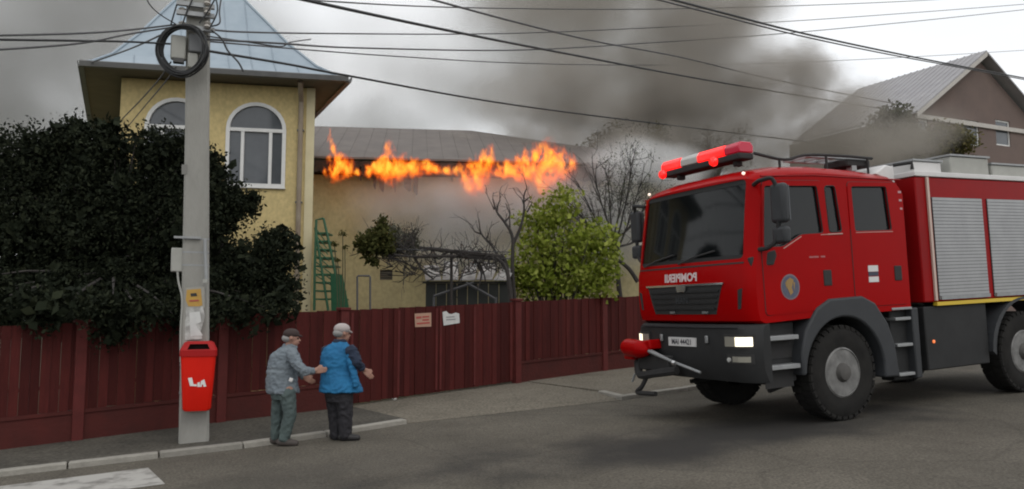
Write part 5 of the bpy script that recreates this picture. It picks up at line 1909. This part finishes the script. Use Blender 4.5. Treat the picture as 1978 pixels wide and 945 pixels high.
def hand(mb, wrist, d, side_v, s=1.0, curl=.5):
    """palm and five fingers; d: pointing direction, side_v: towards the thumb"""
    d = Vector(d).normalized()
    t = Vector(side_v)
    t = (t - d * t.dot(d)).normalized()
    nrm = d.cross(t)
    pc = wrist + d * .05 * s
    M3 = Matrix((d, t, nrm)).transposed()
    mb.box(pc, (.095 * s, .082 * s, .03 * s), M3)
    for k, (o, ln) in enumerate(((.031, .070), (.011, .080), (-.010, .075), (-.030, .058))):
        b = wrist + d * .092 * s + t * o * s
        m1 = b + d * ln * .5 * s - nrm * .012 * curl * s
        e1 = m1 + (d * (1 - curl * .5) - nrm * curl * .8).normalized() * ln * .5 * s
        mb.tube([b - d * .02, b, m1, e1], [.0095 * s] * 3 + [.008 * s], n=7)
    b = wrist + d * .03 * s + t * .036 * s
    mb.tube([b, b + (d * .7 + t * .7).normalized() * .04 * s, b + (d * 1.0 + t * .35).normalized() * .072 * s], [.013 * s, .011 * s, .009 * s], n=7)


def head(mb, c, fwd, s=1.0, tilt=0.0):
    """skull, jaw, nose, ears around c"""
    f = Vector(fwd).normalized()
    l = Vector((0, 0, 1)).cross(f).normalized()
    ball(mb, c + Vector((0, 0, .02)) * s, (.088 * s, .088 * s, .105 * s), 12)
    ball(mb, c + f * .035 * s + Vector((0, 0, -.05)) * s, (.062 * s, .062 * s, .068 * s))
    ball(mb, c + f * .055 * s + Vector((0, 0, -.092)) * s, .030 * s)
    mb.tube([c + f * .088 * s + Vector((0, 0, .012)) * s, c + f * .112 * s + Vector((0, 0, -.028)) * s, c + f * .088 * s + Vector((0, 0, -.036)) * s], [.012 * s, .017 * s, .014 * s], n=7)
    for sg in (1, -1):
        ball(mb, c + l * sg * .088 * s + f * -.005 * s, (.02 * s, .02 * s, .033 * s), 6)
        ball(mb, c + f * .078 * s + l * sg * .034 * s + Vector((0, 0, .026)) * s, .018 * s, 6)
    return f, l


def face_bits(par, c, f, l, s=1.0):
    dark = mat('eye_dark', (.02, .015, .012), rough=.3)
    lip = mat('lip', (.30, .12, .10), rough=.5)
    for sg in (1, -1):
        m_ = MB()
        ball(m_, c + f * .086 * s + l * sg * .033 * s + Vector((0, 0, .004)) * s, .011 * s, 6)
        m_.build('eye', dark, par, smooth=True)
    m_ = MB()
    m_.tube([c + f * .094 * s - l * .022 * s + Vector((0, 0, -.062)) * s, c + f * .102 * s + Vector((0, 0, -.060)) * s, c + f * .094 * s + l * .022 * s + Vector((0, 0, -.062)) * s], [.004, .007, .004], n=6)
    m_.build('mouth', lip, par, smooth=True)


def shoe(mb, ankle, toe, s=1.0):
    d = (toe - ankle)
    d.z = 0
    d.normalize()
    g0 = Vector((ankle.x, ankle.y, toe.z))
    limb(mb, [g0 - d * .05 + Vector((0, 0, .045)), g0 + d * .07 + Vector((0, 0, .045)), g0 + d * .17 + Vector((0, 0, .038))], [.046, .05, .042])
    limb(mb, [ankle, g0 + Vector((0, 0, .06))], [.05, .048])


def fold_cloth(name, c1, c2, scale=7, bump=.9, bs=9):
    return mat(name, c1, c2, scale=scale, rough=.85, bump=bump, bscale=bs, detail=4)


from mathutils import noise as mnoise


def wrinkle(o, amp, sc=(13, 13, 22)):
    me = o.data
    nrm = [v.normal.copy() for v in me.vertices]
    for v, n_ in zip(me.vertices, nrm):
        p = Vector((v.co.x * sc[0], v.co.y * sc[1], v.co.z * sc[2]))
        h = 1 - 2 * abs(mnoise.noise(p)) + .4 * mnoise.noise(p * 2.3)
        v.co += n_ * (amp * (h - .6))
    return o


# ---- person in the denim jacket (left)
YA = 10.52
KA = YA / FPX
pA = lambda x, y, d=0.0: at(x, y, YA + d) + Vector((0, 0, 0))
bodyA = MB()
hA = pA(563, 653)
fA, lA = head(bodyA, hA, (.95, .28, -.1))
limb(bodyA, [pA(560, 664), pA(556, 676)], [.055, .06])
torso(bodyA, [(pA(554, 675), .10, .10), (pA(550, 690), .17, .14), (pA(546, 715), .17, .14), (pA(543, 740), .14, .12), (pA(546, 757), .12, .11)])
limb(bodyA, [pA(566, 688, -.14), pA(576, 706, -.20), pA(588, 719, -.20)], [.062, .05, .043])
limb(bodyA, [pA(588, 719, -.20), pA(608, 716, -.1)], [.043, .030])
hand(bodyA, pA(609, 716, -.09), (1, .45, .05), (0, 0, 1), 1.0, .5)
limb(bodyA, [pA(560, 686, .16), pA(570, 712, .2), pA(588, 728, .16)], [.06, .048, .035])
hand(bodyA, pA(588, 728, .16), (.8, .1, -.5), (0, 0, 1), 1.0, .7)
limb(bodyA, [pA(541, 752, .08), pA(536, 800, .10), pA(533, 846, .12)], [.085, .055, .04])
limb(bodyA, [pA(556, 752, -.08), pA(559, 802, -.06), pA(548, 850, -.04)], [.085, .055, .04])
gA = on_ground(545, 862)
personA = obj('person', remesh(bodyA, .0085, 3, 'person', skin_m), None)
tag(personA, 'stooped person in light denim jacket and dark cap reaching forward, left of the pair', 'person')
jk = MB()
torso(jk, [(pA(558, 669), .07, .075), (pA(555, 675), .13, .13), (pA(551, 686), .195, .17), (pA(547, 705), .205, .175), (pA(544, 725), .205, .175), (pA(545, 745), .215, .18), (pA(547, 758), .22, .19), (pA(547, 760), .20, .17)])
limb(jk, [pA(564, 684, -.13), pA(575, 704, -.19), pA(588, 718, -.20)], [.085, .072, .062])
limb(jk, [pA(588, 718, -.20), pA(603, 716.5, -.12)], [.062, .048])
limb(jk, [pA(558, 684, .15), pA(570, 711, .2), pA(584, 726, .17)], [.08, .066, .05])
limb(jk, [pA(571, 671, 0), pA(562, 667, -.03), pA(552, 668, 0)], [.03, .035, .04])
denim = fold_cloth('denim_jacket', (0.175, 0.205, 0.225), (0.125, 0.15, 0.175), 6)
jko = wrinkle(obj('jacket', remesh(jk, .012, 4, 'jacket', denim), personA), .014)
# pale patch (pocket tissue) and seams on the jacket
MB().box(pA(562, 734, -.225), (.05, .02, .05), Matrix.Rotation(.4, 3, 'Y')).build('pocket_tissue', white_p, personA, bevel=.008)
trA = MB()
torso(trA, [(pA(547, 745), .165, .15), (pA(547, 760), .168, .15), (pA(548, 772), .15, .14)])
limb(trA, [pA(541, 760, .07), pA(536, 802, .10), pA(533, 842, .12)], [.105, .085, .072])
limb(trA, [pA(556, 760, -.08), pA(560, 803, -.06), pA(549, 846, -.04)], [.108, .086, .074])
wrinkle(obj('trousers', remesh(trA, .012, 3, 'trousers', fold_cloth('teal_trousers', (0.085, 0.115, 0.11), (0.055, 0.078, 0.078), 6)), personA), .012, (16, 16, 12))
shA = MB()
tz = gA.z
for an, to in ((pA(533, 846, .12), pA(548, 852, .12)), (pA(547, 851, -.04), pA(560, 860, -.05))):
    an = Vector((an.x, an.y, gz(an.x, an.y) + .10))
    shoe(shA, an, Vector((to.x, to.y, gz(to.x, to.y) + .004)))
obj('shoes', remesh(shA, .010, 2, 'shoes', mat('brown_shoe', (.055, .045, .04), rough=.7)), personA)
cpA = MB()
ball(cpA, hA + Vector((-.005, 0, .055)), (.108, .105, .075), 12)
limb(cpA, [hA + fA * .07 + Vector((0, 0, .045)) + lA * .05, hA + fA * .135 + Vector((0, 0, .035)), hA + fA * .07 + Vector((0, 0, .045)) - lA * .05], [.018, .014, .018])
cpm = fold_cloth('brown_cap', (0.045, 0.028, 0.025), (0.03, 0.02, 0.018), 12, .3)
cut = cpA
obj('cap', remesh(cpA, .009, 3, 'cap', cpm), personA)
hr = MB()
ball(hr, hA + Vector((-.022, 0, -.005)) - fA * .02, (.088, .09, .06), 10)
obj('hair', remesh(hr, .01, 2, 'hair', grey_hair), personA)
face_bits(personA, hA, fA, lA)

# ---- person in the blue vest (right)
YQ = 10.72
pB = lambda x, y, d=0.0: at(x, y, YQ + d)
hB = pB(661, 644)
bodyB = MB()
fB, lB = head(bodyB, hB, (.82, .56, -.1))
limb(bodyB, [pB(658, 656), pB(655, 670)], [.058, .065])
torso(bodyB, [(pB(653, 668), .12, .11), (pB(652, 685), .20, .15), (pB(652, 710), .20, .15), (pB(654, 735), .20, .16), (pB(655, 757), .18, .15)])
limb(bodyB, [pB(679, 677, -.12), pB(690, 700, -.16), pB(698, 711, -.10)], [.06, .05, .04])
limb(bodyB, [pB(698, 711, -.10), pB(704, 715, -.06)], [.04, .03])
hand(bodyB, pB(704, 715, -.06), (.7, .2, -.75), (.6, .2, .7), 1.0, .4)
limb(bodyB, [pB(630, 678, .14), pB(640, 706, .24), pB(665, 722, .28)], [.06, .05, .035])
hand(bodyB, pB(665, 722, .28), (.9, .2, -.2), (0, 0, 1), 1.0, .6)
limb(bodyB, [pB(646, 752, .07), pB(648, 800, .08), pB(650, 842, .08)], [.09, .06, .045])
limb(bodyB, [pB(664, 752, -.06), pB(667, 800, -.05), pB(667, 840, -.04)], [.09, .06, .045])
personB = obj('person', remesh(bodyB, .0085, 3, 'person', skin_m), None)
tag(personB, 'person in bright blue sleeveless vest, pale cap and black trousers, right of the pair', 'person')
vs_ = MB()
torso(vs_, [(pB(656, 659), .085, .09), (pB(655, 665), .13, .12), (pB(653, 673), .195, .16), (pB(652, 690), .235, .185), (pB(651.5, 706), .235, .19), (pB(652, 716), .222, .185), (pB(655, 730), .25, .20), (pB(658, 745), .285, .225), (pB(659, 756), .30, .23), (pB(659, 758), .27, .20)])
limb(vs_, [pB(676, 680, -.14), pB(678, 700, -.16), pB(688, 742, -.17)], [.05, .05, .05])
vest = fold_cloth('blue_vest', (0.014, 0.155, 0.33), (0.010, 0.105, 0.24), 5, 1.0, 8)
wrinkle(obj('vest', remesh(vs_, .012, 3, 'vest', vest), personB), .011, (10, 10, 15))
col_ = MB()
torso(col_, [(pB(657, 655), .085, .09), (pB(656, 663), .10, .10)])
obj('collar', remesh(col_, .011, 2, 'collar', mat('navy_cloth', (.018, .028, .055), (.012, .02, .04), scale=6, rough=.9)), personB)
sl = MB()
limb(sl, [pB(679, 678, -.13), pB(690, 700, -.18), pB(698, 710, -.11)], [.085, .07, .056])
limb(sl, [pB(631, 678, .14), pB(640, 705, .24), pB(660, 720, .28)], [.08, .066, .05])
wrinkle(obj('sleeves', remesh(sl, .012, 3, 'sleeves', MATS['navy_cloth']), personB), .012)
trB = MB()
torso(trB, [(pB(655, 745), .19, .165), (pB(655, 762), .195, .17), (pB(656, 776), .175, .16)])
limb(trB, [pB(645, 764, .06), pB(648, 804, .08), pB(650, 840, .08)], [.118, .10, .085])
limb(trB, [pB(665, 764, -.06), pB(667, 804, -.05), pB(667, 840, -.04)], [.118, .10, .085])
wrinkle(obj('trousers', remesh(trB, .012, 3, 'trousers', fold_cloth('black_trousers', (0.014, 0.013, 0.017), (0.022, 0.021, 0.025), 6)), personB), .012, (16, 16, 12))
shB = MB()
for an, to in ((pB(649, 842, .08), pB(664, 848, .08)), (pB(666, 842, -.05), pB(682, 850, -.05))):
    an = Vector((an.x, an.y, gz(an.x, an.y) + .10))
    shoe(shB, an, Vector((to.x, to.y, gz(to.x, to.y) + .004)))
obj('shoes', remesh(shB, .010, 2, 'shoes', mat('black_shoe', (.018, .017, .018), rough=.6)), personB)
cpB = MB()
ball(cpB, hB + Vector((-.005, 0, .06)), (.112, .11, .08), 12)
limb(cpB, [hB + fB * .07 + Vector((0, 0, .04)) + lB * .05, hB + fB * .14 + Vector((0, 0, .025)), hB + fB * .07 + Vector((0, 0, .04)) - lB * .05], [.018, .014, .018])
obj('cap', remesh(cpB, .009, 3, 'cap', fold_cloth('pale_cap', (0.42, 0.375, 0.36), (0.34, 0.30, 0.29), 10, .3)), personB)
hr = MB()
ball(hr, hB + Vector((-.015, -.01, .0)) - fB * .025, (.088, .09, .06), 10)
obj('hair', remesh(hr, .01, 2, 'hair', grey_hair), personB)
face_bits(personB, hB, fB, lB)

# ================================================================== LITTER AND STONES BY THE FENCE
stone_m = mat('stone', (0.17, 0.16, 0.14), (0.11, 0.105, 0.09), scale=10, rough=.95, bump=.5, bscale=20)
for px, py, r_, lab in ((1066, 728, .09, 'small grey stone on the pavement under the right fence'), (1012, 736, .11, 'dark lump of earth at the foot of the gate post'), (760, 772, .06, 'pale crumpled scrap on the pavement at the gate foot')):
    p = on_ground(px, py, .06)
    m_ = MB()
    for k in range(5):
        ball(m_, p + Vector((random.uniform(-1, 1) * r_ * .6, random.uniform(-1, 1) * r_ * .4, r_ * .3 + random.uniform(0, r_ * .3))), r_ * random.uniform(.4, .7), 6)
    o = obj('stone' if r_ > .07 else 'paper_scrap', remesh(m_, r_ * .16, 2, 'stone', stone_m if r_ > .07 else sign_wh), None)
    tag(o, lab, 'stone' if r_ > .07 else 'litter')

# ================================================================== SMOKE (volumes) AND FLAMES
def smoke(name, lo, hi, puffs, color, base=0.0, scale=.25, warp=2.0, gain=1.0, cut=.42, wid=.35, soft=.3, aniso=0.2, streak=(1, 1, 1), rate=1.0, nlo=.25, nhi=1.3, detail=5.5):
    """closed box of drifting smoke: density = soft puffs (centre, radii, density) broken up by noise"""
    m = bpy.data.materials.new(name)
    m.use_nodes = True
    n, l = m.node_tree.nodes, m.node_tree.links
    n.clear()
    out = n.new('ShaderNodeOutputMaterial')
    pv = n.new('ShaderNodeVolumePrincipled')
    pv.inputs['Color'].default_value = (*color, 1)
    pv.inputs['Anisotropy'].default_value = aniso
    geo = n.new('ShaderNodeNewGeometry')
    nz = n.new('ShaderNodeTexNoise')
    nz.inputs['Scale'].default_value = scale
    nz.inputs['Detail'].default_value = detail
    nz.inputs['Roughness'].default_value = .62
    mp = n.new('ShaderNodeMapping')
    mp.inputs['Scale'].default_value = streak
    l.new(geo.outputs['Position'], mp.inputs['Vector'])
    l.new(mp.outputs[0], nz.inputs['Vector'])
    # warp
    sb = n.new('ShaderNodeVectorMath')
    sb.operation = 'SUBTRACT'
    sb.inputs[1].default_value = (.5, .5, .5)
    l.new(nz.outputs['Color'], sb.inputs[0])
    wp = n.new('ShaderNodeVectorMath')
    wp.operation = 'MULTIPLY_ADD'
    wp.inputs[1].default_value = (warp, warp, warp)
    l.new(sb.outputs[0], wp.inputs[0])
    l.new(geo.outputs['Position'], wp.inputs[2])
    total = None
    for c, r, d in puffs:
        a = n.new('ShaderNodeVectorMath')
        a.operation = 'SUBTRACT'
        a.inputs[1].default_value = c
        l.new(wp.outputs[0], a.inputs[0])
        b = n.new('ShaderNodeVectorMath')
        b.operation = 'DIVIDE'
        b.inputs[1].default_value = r
        l.new(a.outputs[0], b.inputs[0])
        ln = n.new('ShaderNodeVectorMath')
        ln.operation = 'LENGTH'
        l.new(b.outputs[0], ln.inputs[0])
        mr = n.new('ShaderNodeMapRange')
        mr.interpolation_type = 'SMOOTHSTEP'
        mr.inputs['From Min'].default_value = 1.0
        mr.inputs['From Max'].default_value = soft
        mr.inputs['To Min'].default_value = 0
        mr.inputs['To Max'].default_value = d
        l.new(ln.outputs['Value'], mr.inputs['Value'])
        if total is None:
            total = mr.outputs[0]
        else:
            ad = n.new('ShaderNodeMath')
            ad.operation = 'MAXIMUM'
            l.new(total, ad.inputs[0])
            l.new(mr.outputs[0], ad.inputs[1])
            total = ad.outputs[0]
    bz = n.new('ShaderNodeMapRange')
    bz.inputs['From Min'].default_value = cut - wid / 2
    bz.inputs['From Max'].default_value = cut + wid / 2
    bz.inputs['To Min'].default_value = nlo
    bz.inputs['To Max'].default_value = nhi
    l.new(nz.outputs['Fac'], bz.inputs['Value'])
    mu = n.new('ShaderNodeMath')
    mu.operation = 'MULTIPLY'
    l.new(total, mu.inputs[0])
    l.new(bz.outputs[0], mu.inputs[1])
    mg = n.new('ShaderNodeMath')
    mg.operation = 'MULTIPLY_ADD'
    mg.inputs[1].default_value = gain
    mg.inputs[2].default_value = base
    l.new(mu.outputs[0], mg.inputs[0])
    l.new(mg.outputs[0], pv.inputs['Density'])
    l.new(pv.outputs[0], out.inputs['Volume'])
    try:
        m.cycles.volume_step_rate = rate
    except Exception:
        pass
    o = MB().box2(lo, hi).build('smoke', m)
    tag(o, kind='stuff')
    return o


def pf(px, py, Y, rx, ry, rd, d):
    """puff from picture position, depth, radii in px (rd in metres)"""
    c = at(px, py, Y)
    k = Y / FPX
    return (tuple(c), (rx * k, rd, ry * k), d)


# thick plume pouring over the roof and drifting right, behind the truck
YM = 26.5
plume = [pf(1085, 272, 23.3, 110, 50, 1.7, 1.3), pf(1180, 285, 23.2, 110, 60, 1.7, 1.4), pf(1000, 282, 23.2, 60, 26, 1.2, .7), pf(1470, 305, YM, 280, 62, 3.2, .80), pf(1680, 300, YM, 160, 60, 3.0, .70), pf(1190, 300, YM - 2, 190, 80, 3.0, 1.08), pf(1110, 205, YM - 1, 200, 130, 3.4, 0.73), pf(1290, 215, YM, 220, 150, 3.8, 1.08), pf(1300, 90, YM, 230, 150, 3.8, 0.73),
         pf(1430, 260, YM, 240, 95, 3.4, 0.79), pf(1430, 170, YM, 150, 90, 3.4, 0.73), pf(1570, 155, YM, 66, 85, 2.4, 1.05), pf(1610, 265, YM, 190, 66, 3.2, 0.73), pf(1180, 10, YM, 330, 150, 3.8, 0.53),
         pf(1400, 0, YM, 180, 110, 3.4, 0.67), pf(1740, 255, YM, 130, 66, 2.8, 0.70), pf(1640, 215, YM, 110, 50, 2.4, 0.70), pf(1010, 268, YM - 2.4, 130, 44, 1.9, 0.79), pf(990, 190, YM, 130, 80, 3, 0.28)]
smoke('smoke_plume', (-6.0, 22.2, 1.0), (17.5, 31.0, 15.5), plume, (.50, .465, .42), scale=.40, warp=3.6, cut=.49, wid=.22, soft=.2, rate=.9, nlo=.25, nhi=1.9, detail=6)
# lighter veil over the left half of the sky
YVL = 42
veil = [pf(100, 80, YVL, 640, 420, 5.6, .50), pf(480, 180, YVL, 300, 240, 5.6, .34), pf(1080, 30, YVL, 420, 280, 5.6, .34), pf(760, 140, YVL, 330, 240, 5.6, .15), pf(1250, 130, YVL, 330, 330, 5.6, .34), pf(700, 270, YVL, 300, 80, 5, .36), pf(20, 260, YVL, 560, 260, 5.6, .50), pf(870, 200, YVL, 260, 150, 5.6, .26)]
smoke('smoke_veil', (-52, 36.3, 0), (18.5, 47.7, 34), veil, (.60, .595, .58), scale=.10, warp=6, cut=.48, wid=.30, soft=.0, nlo=.4, nhi=1.5, detail=4)
# pale smoke hanging against the house wall, in front of the render
wsm = [pf(890, 412, 20.5, 230, 110, 1.0, 2.8), pf(1050, 402, 20.7, 210, 110, 1.0, 3.0), pf(750, 410, 20.3, 120, 90, .8, 1.0), pf(1170, 430, 20.8, 140, 125, 1.1, 3.2), pf(900, 485, 20.4, 190, 65, .95, 1.8), pf(1215, 320, 20.6, 110, 70, 1.2, 3.2), pf(1300, 330, 20.8, 90, 66, 1.2, 3.0)]
smoke('smoke_wall', (-5.4, 19.0, 1.2), (5.9, 21.9, 6.8), wsm, (.91, .91, .905), scale=.75, warp=.8, cut=.46, wid=.3, soft=.0, nlo=.35, nhi=1.4, detail=5)


def flame_mat():
    m = bpy.data.materials.new('flame')
    m.use_nodes = True
    n, l = m.node_tree.nodes, m.node_tree.links
    n.clear()
    out = n.new('ShaderNodeOutputMaterial')
    em = n.new('ShaderNodeEmission')
    tc = n.new('ShaderNodeTexCoord')
    oi = n.new('ShaderNodeObjectInfo')
    geo = n.new('ShaderNodeNewGeometry')
    # world-space turbulence, stretched upwards
    mp = n.new('ShaderNodeMapping')
    mp.inputs['Scale'].default_value = (1.0, 1.0, .55)
    l.new(geo.outputs['Position'], mp.inputs['Vector'])
    nz = n.new('ShaderNodeTexNoise')
    nz.inputs['Scale'].default_value = 5.0
    nz.inputs['Detail'].default_value = 5
    nz.inputs['Roughness'].default_value = .6
    l.new(mp.outputs[0], nz.inputs['Vector'])
    sb = n.new('ShaderNodeVectorMath')
    sb.operation = 'SUBTRACT'
    sb.inputs[1].default_value = (.5, .5, .5)
    l.new(nz.outputs['Color'], sb.inputs[0])
    wp = n.new('ShaderNodeVectorMath')
    wp.operation = 'MULTIPLY_ADD'
    wp.inputs[1].default_value = (2.0, 1.0, 1.3)
    l.new(sb.outputs[0], wp.inputs[0])
    l.new(tc.outputs['Object'], wp.inputs[2])
    sx = n.new('ShaderNodeSeparateXYZ')
    l.new(wp.outputs[0], sx.inputs[0])
    # teardrop: width shrinks with height (object space -1..1)
    wd = n.new('ShaderNodeMapRange')
    wd.inputs['From Min'].default_value = -1
    wd.inputs['From Max'].default_value = 1
    wd.inputs['To Min'].default_value = 1.0
    wd.inputs['To Max'].default_value = .22
    l.new(sx.outputs['Z'], wd.inputs['Value'])
    dv = n.new('ShaderNodeMath')
    dv.operation = 'DIVIDE'
    l.new(sx.outputs['X'], dv.inputs[0])
    l.new(wd.outputs[0], dv.inputs[1])
    dy = n.new('ShaderNodeMath')
    dy.operation = 'DIVIDE'
    l.new(sx.outputs['Y'], dy.inputs[0])
    l.new(wd.outputs[0], dy.inputs[1])
    cb = n.new('ShaderNodeCombineXYZ')
    l.new(dv.outputs[0], cb.inputs[0])
    l.new(dy.outputs[0], cb.inputs[1])
    l.new(sx.outputs['Z'], cb.inputs[2])
    ln = n.new('ShaderNodeVectorMath')
    ln.operation = 'LENGTH'
    l.new(cb.outputs[0], ln.inputs[0])
    inv = n.new('ShaderNodeMapRange')
    inv.inputs['From Min'].default_value = .92
    inv.inputs['From Max'].default_value = .35
    inv.inputs['To Min'].default_value = 0
    inv.inputs['To Max'].default_value = 1
    l.new(ln.outputs['Value'], inv.inputs['Value'])
    br_ = n.new('ShaderNodeMapRange')
    br_.inputs['From Min'].default_value = .43
    br_.inputs['From Max'].default_value = .58
    l.new(nz.outputs['Fac'], br_.inputs['Value'])
    mu = n.new('ShaderNodeMath')
    mu.operation = 'MULTIPLY'
    l.new(inv.outputs[0], mu.inputs[0])
    l.new(br_.outputs[0], mu.inputs[1])
    rp = n.new('ShaderNodeValToRGB')
    e = rp.color_ramp.elements
    e[0].position = 0
    e[0].color = (1, .055, .006, 1)
    e[1].position = 1.0
    e[1].color = (1, .50, .055, 1)
    x = e.new(.32)
    x.color = (1, .19, .010, 1)
    l.new(mu.outputs[0], rp.inputs['Fac'])
    sm_ = n.new('ShaderNodeMath')
    sm_.operation = 'MULTIPLY'
    sm_.inputs[1].default_value = 15.0
    l.new(mu.outputs[0], sm_.inputs[0])
    ab = n.new('ShaderNodeVolumeAbsorption')       # glowing soot hides what is behind it
    ab.inputs['Color'].default_value = (.02, .02, .02, 1)
    de = n.new('ShaderNodeMath')
    de.operation = 'MULTIPLY'
    de.inputs[1].default_value = 7.0
    l.new(mu.outputs[0], de.inputs[0])
    l.new(de.outputs[0], ab.inputs['Density'])
    asd = n.new('ShaderNodeAddShader')
    l.new(rp.outputs[0], em.inputs['Color'])
    l.new(sm_.outputs[0], em.inputs['Strength'])
    l.new(em.outputs[0], asd.inputs[0])
    l.new(ab.outputs[0], asd.inputs[1])
    l.new(asd.outputs[0], out.inputs['Volume'])
    try:
        m.cycles.volume_step_rate = .6
    except Exception:
        pass
    return m


FM = flame_mat()
_ib = MB()
ball(_ib, (0, 0, 0), 1.0, 12)
flame_me = _ib.mesh('flame_tongue', FM)


def fire(label, tongues):
    """tongues: px, py centre, half width px, half height px, lean"""
    root_ = tag(empty('fire'), label, 'fire', 'fires along the burning roof edge')
    for (px, py, hw, hh, lean) in tongues:
        a_, z_ = HW.hit(px, py, .62)
        c = HW.pt(a_, z_, .62)
        k = c.y / FPX
        o = obj('flame_tongue', flame_me, root_)
        o.matrix_world = Matrix.Translation(c) @ Matrix.Rotation(HW.ang, 4, 'Z') @ Matrix.Rotation(lean, 4, 'Y') @ Matrix.Diagonal((hw * k * 1.35, min(.40, max(.2, hw * k)), hh * k * 1.3, 1))
    return root_


fire('tall narrow flame at the left end of the burning roof edge beside the tower', [(645, 302, 18, 46, -.1), (660, 316, 26, 26, 0), (676, 324, 16, 18, .2), (643, 322, 17, 22, 0), (692, 331, 10, 8, 0)])
fire('spiky flame left of centre above hanging charred scraps', [(755, 312, 22, 42, 0), (738, 322, 30, 24, .1), (776, 318, 24, 28, .1), (800, 322, 30, 20, 0), (830, 322, 26, 16, 0), (714, 330, 14, 13, 0), (757, 330, 22, 16, 0)])
fire('drooping flame hanging below the roof edge near the middle', [(938, 316, 24, 36, .15), (918, 336, 28, 36, 0), (925, 350, 20, 22, 0), (904, 328, 22, 26, -.2), (846, 326, 14, 11, 0), (866, 328, 14, 12, 0), (884, 328, 12, 12, 0), (950, 305, 14, 26, .1)])
fire('widest flame at the right end of the burning roof edge above the green bush', [(1030, 316, 42, 36, 0), (1062, 314, 40, 42, 0), (1052, 344, 22, 28, 0), (985, 325, 34, 20, 0), (966, 326, 18, 18, 0), (1086, 316, 30, 32, .1), (1104, 314, 20, 22, .2), (1010, 326, 30, 24, 0), (1038, 302, 20, 24, 0), (1070, 300, 18, 26, .1)])
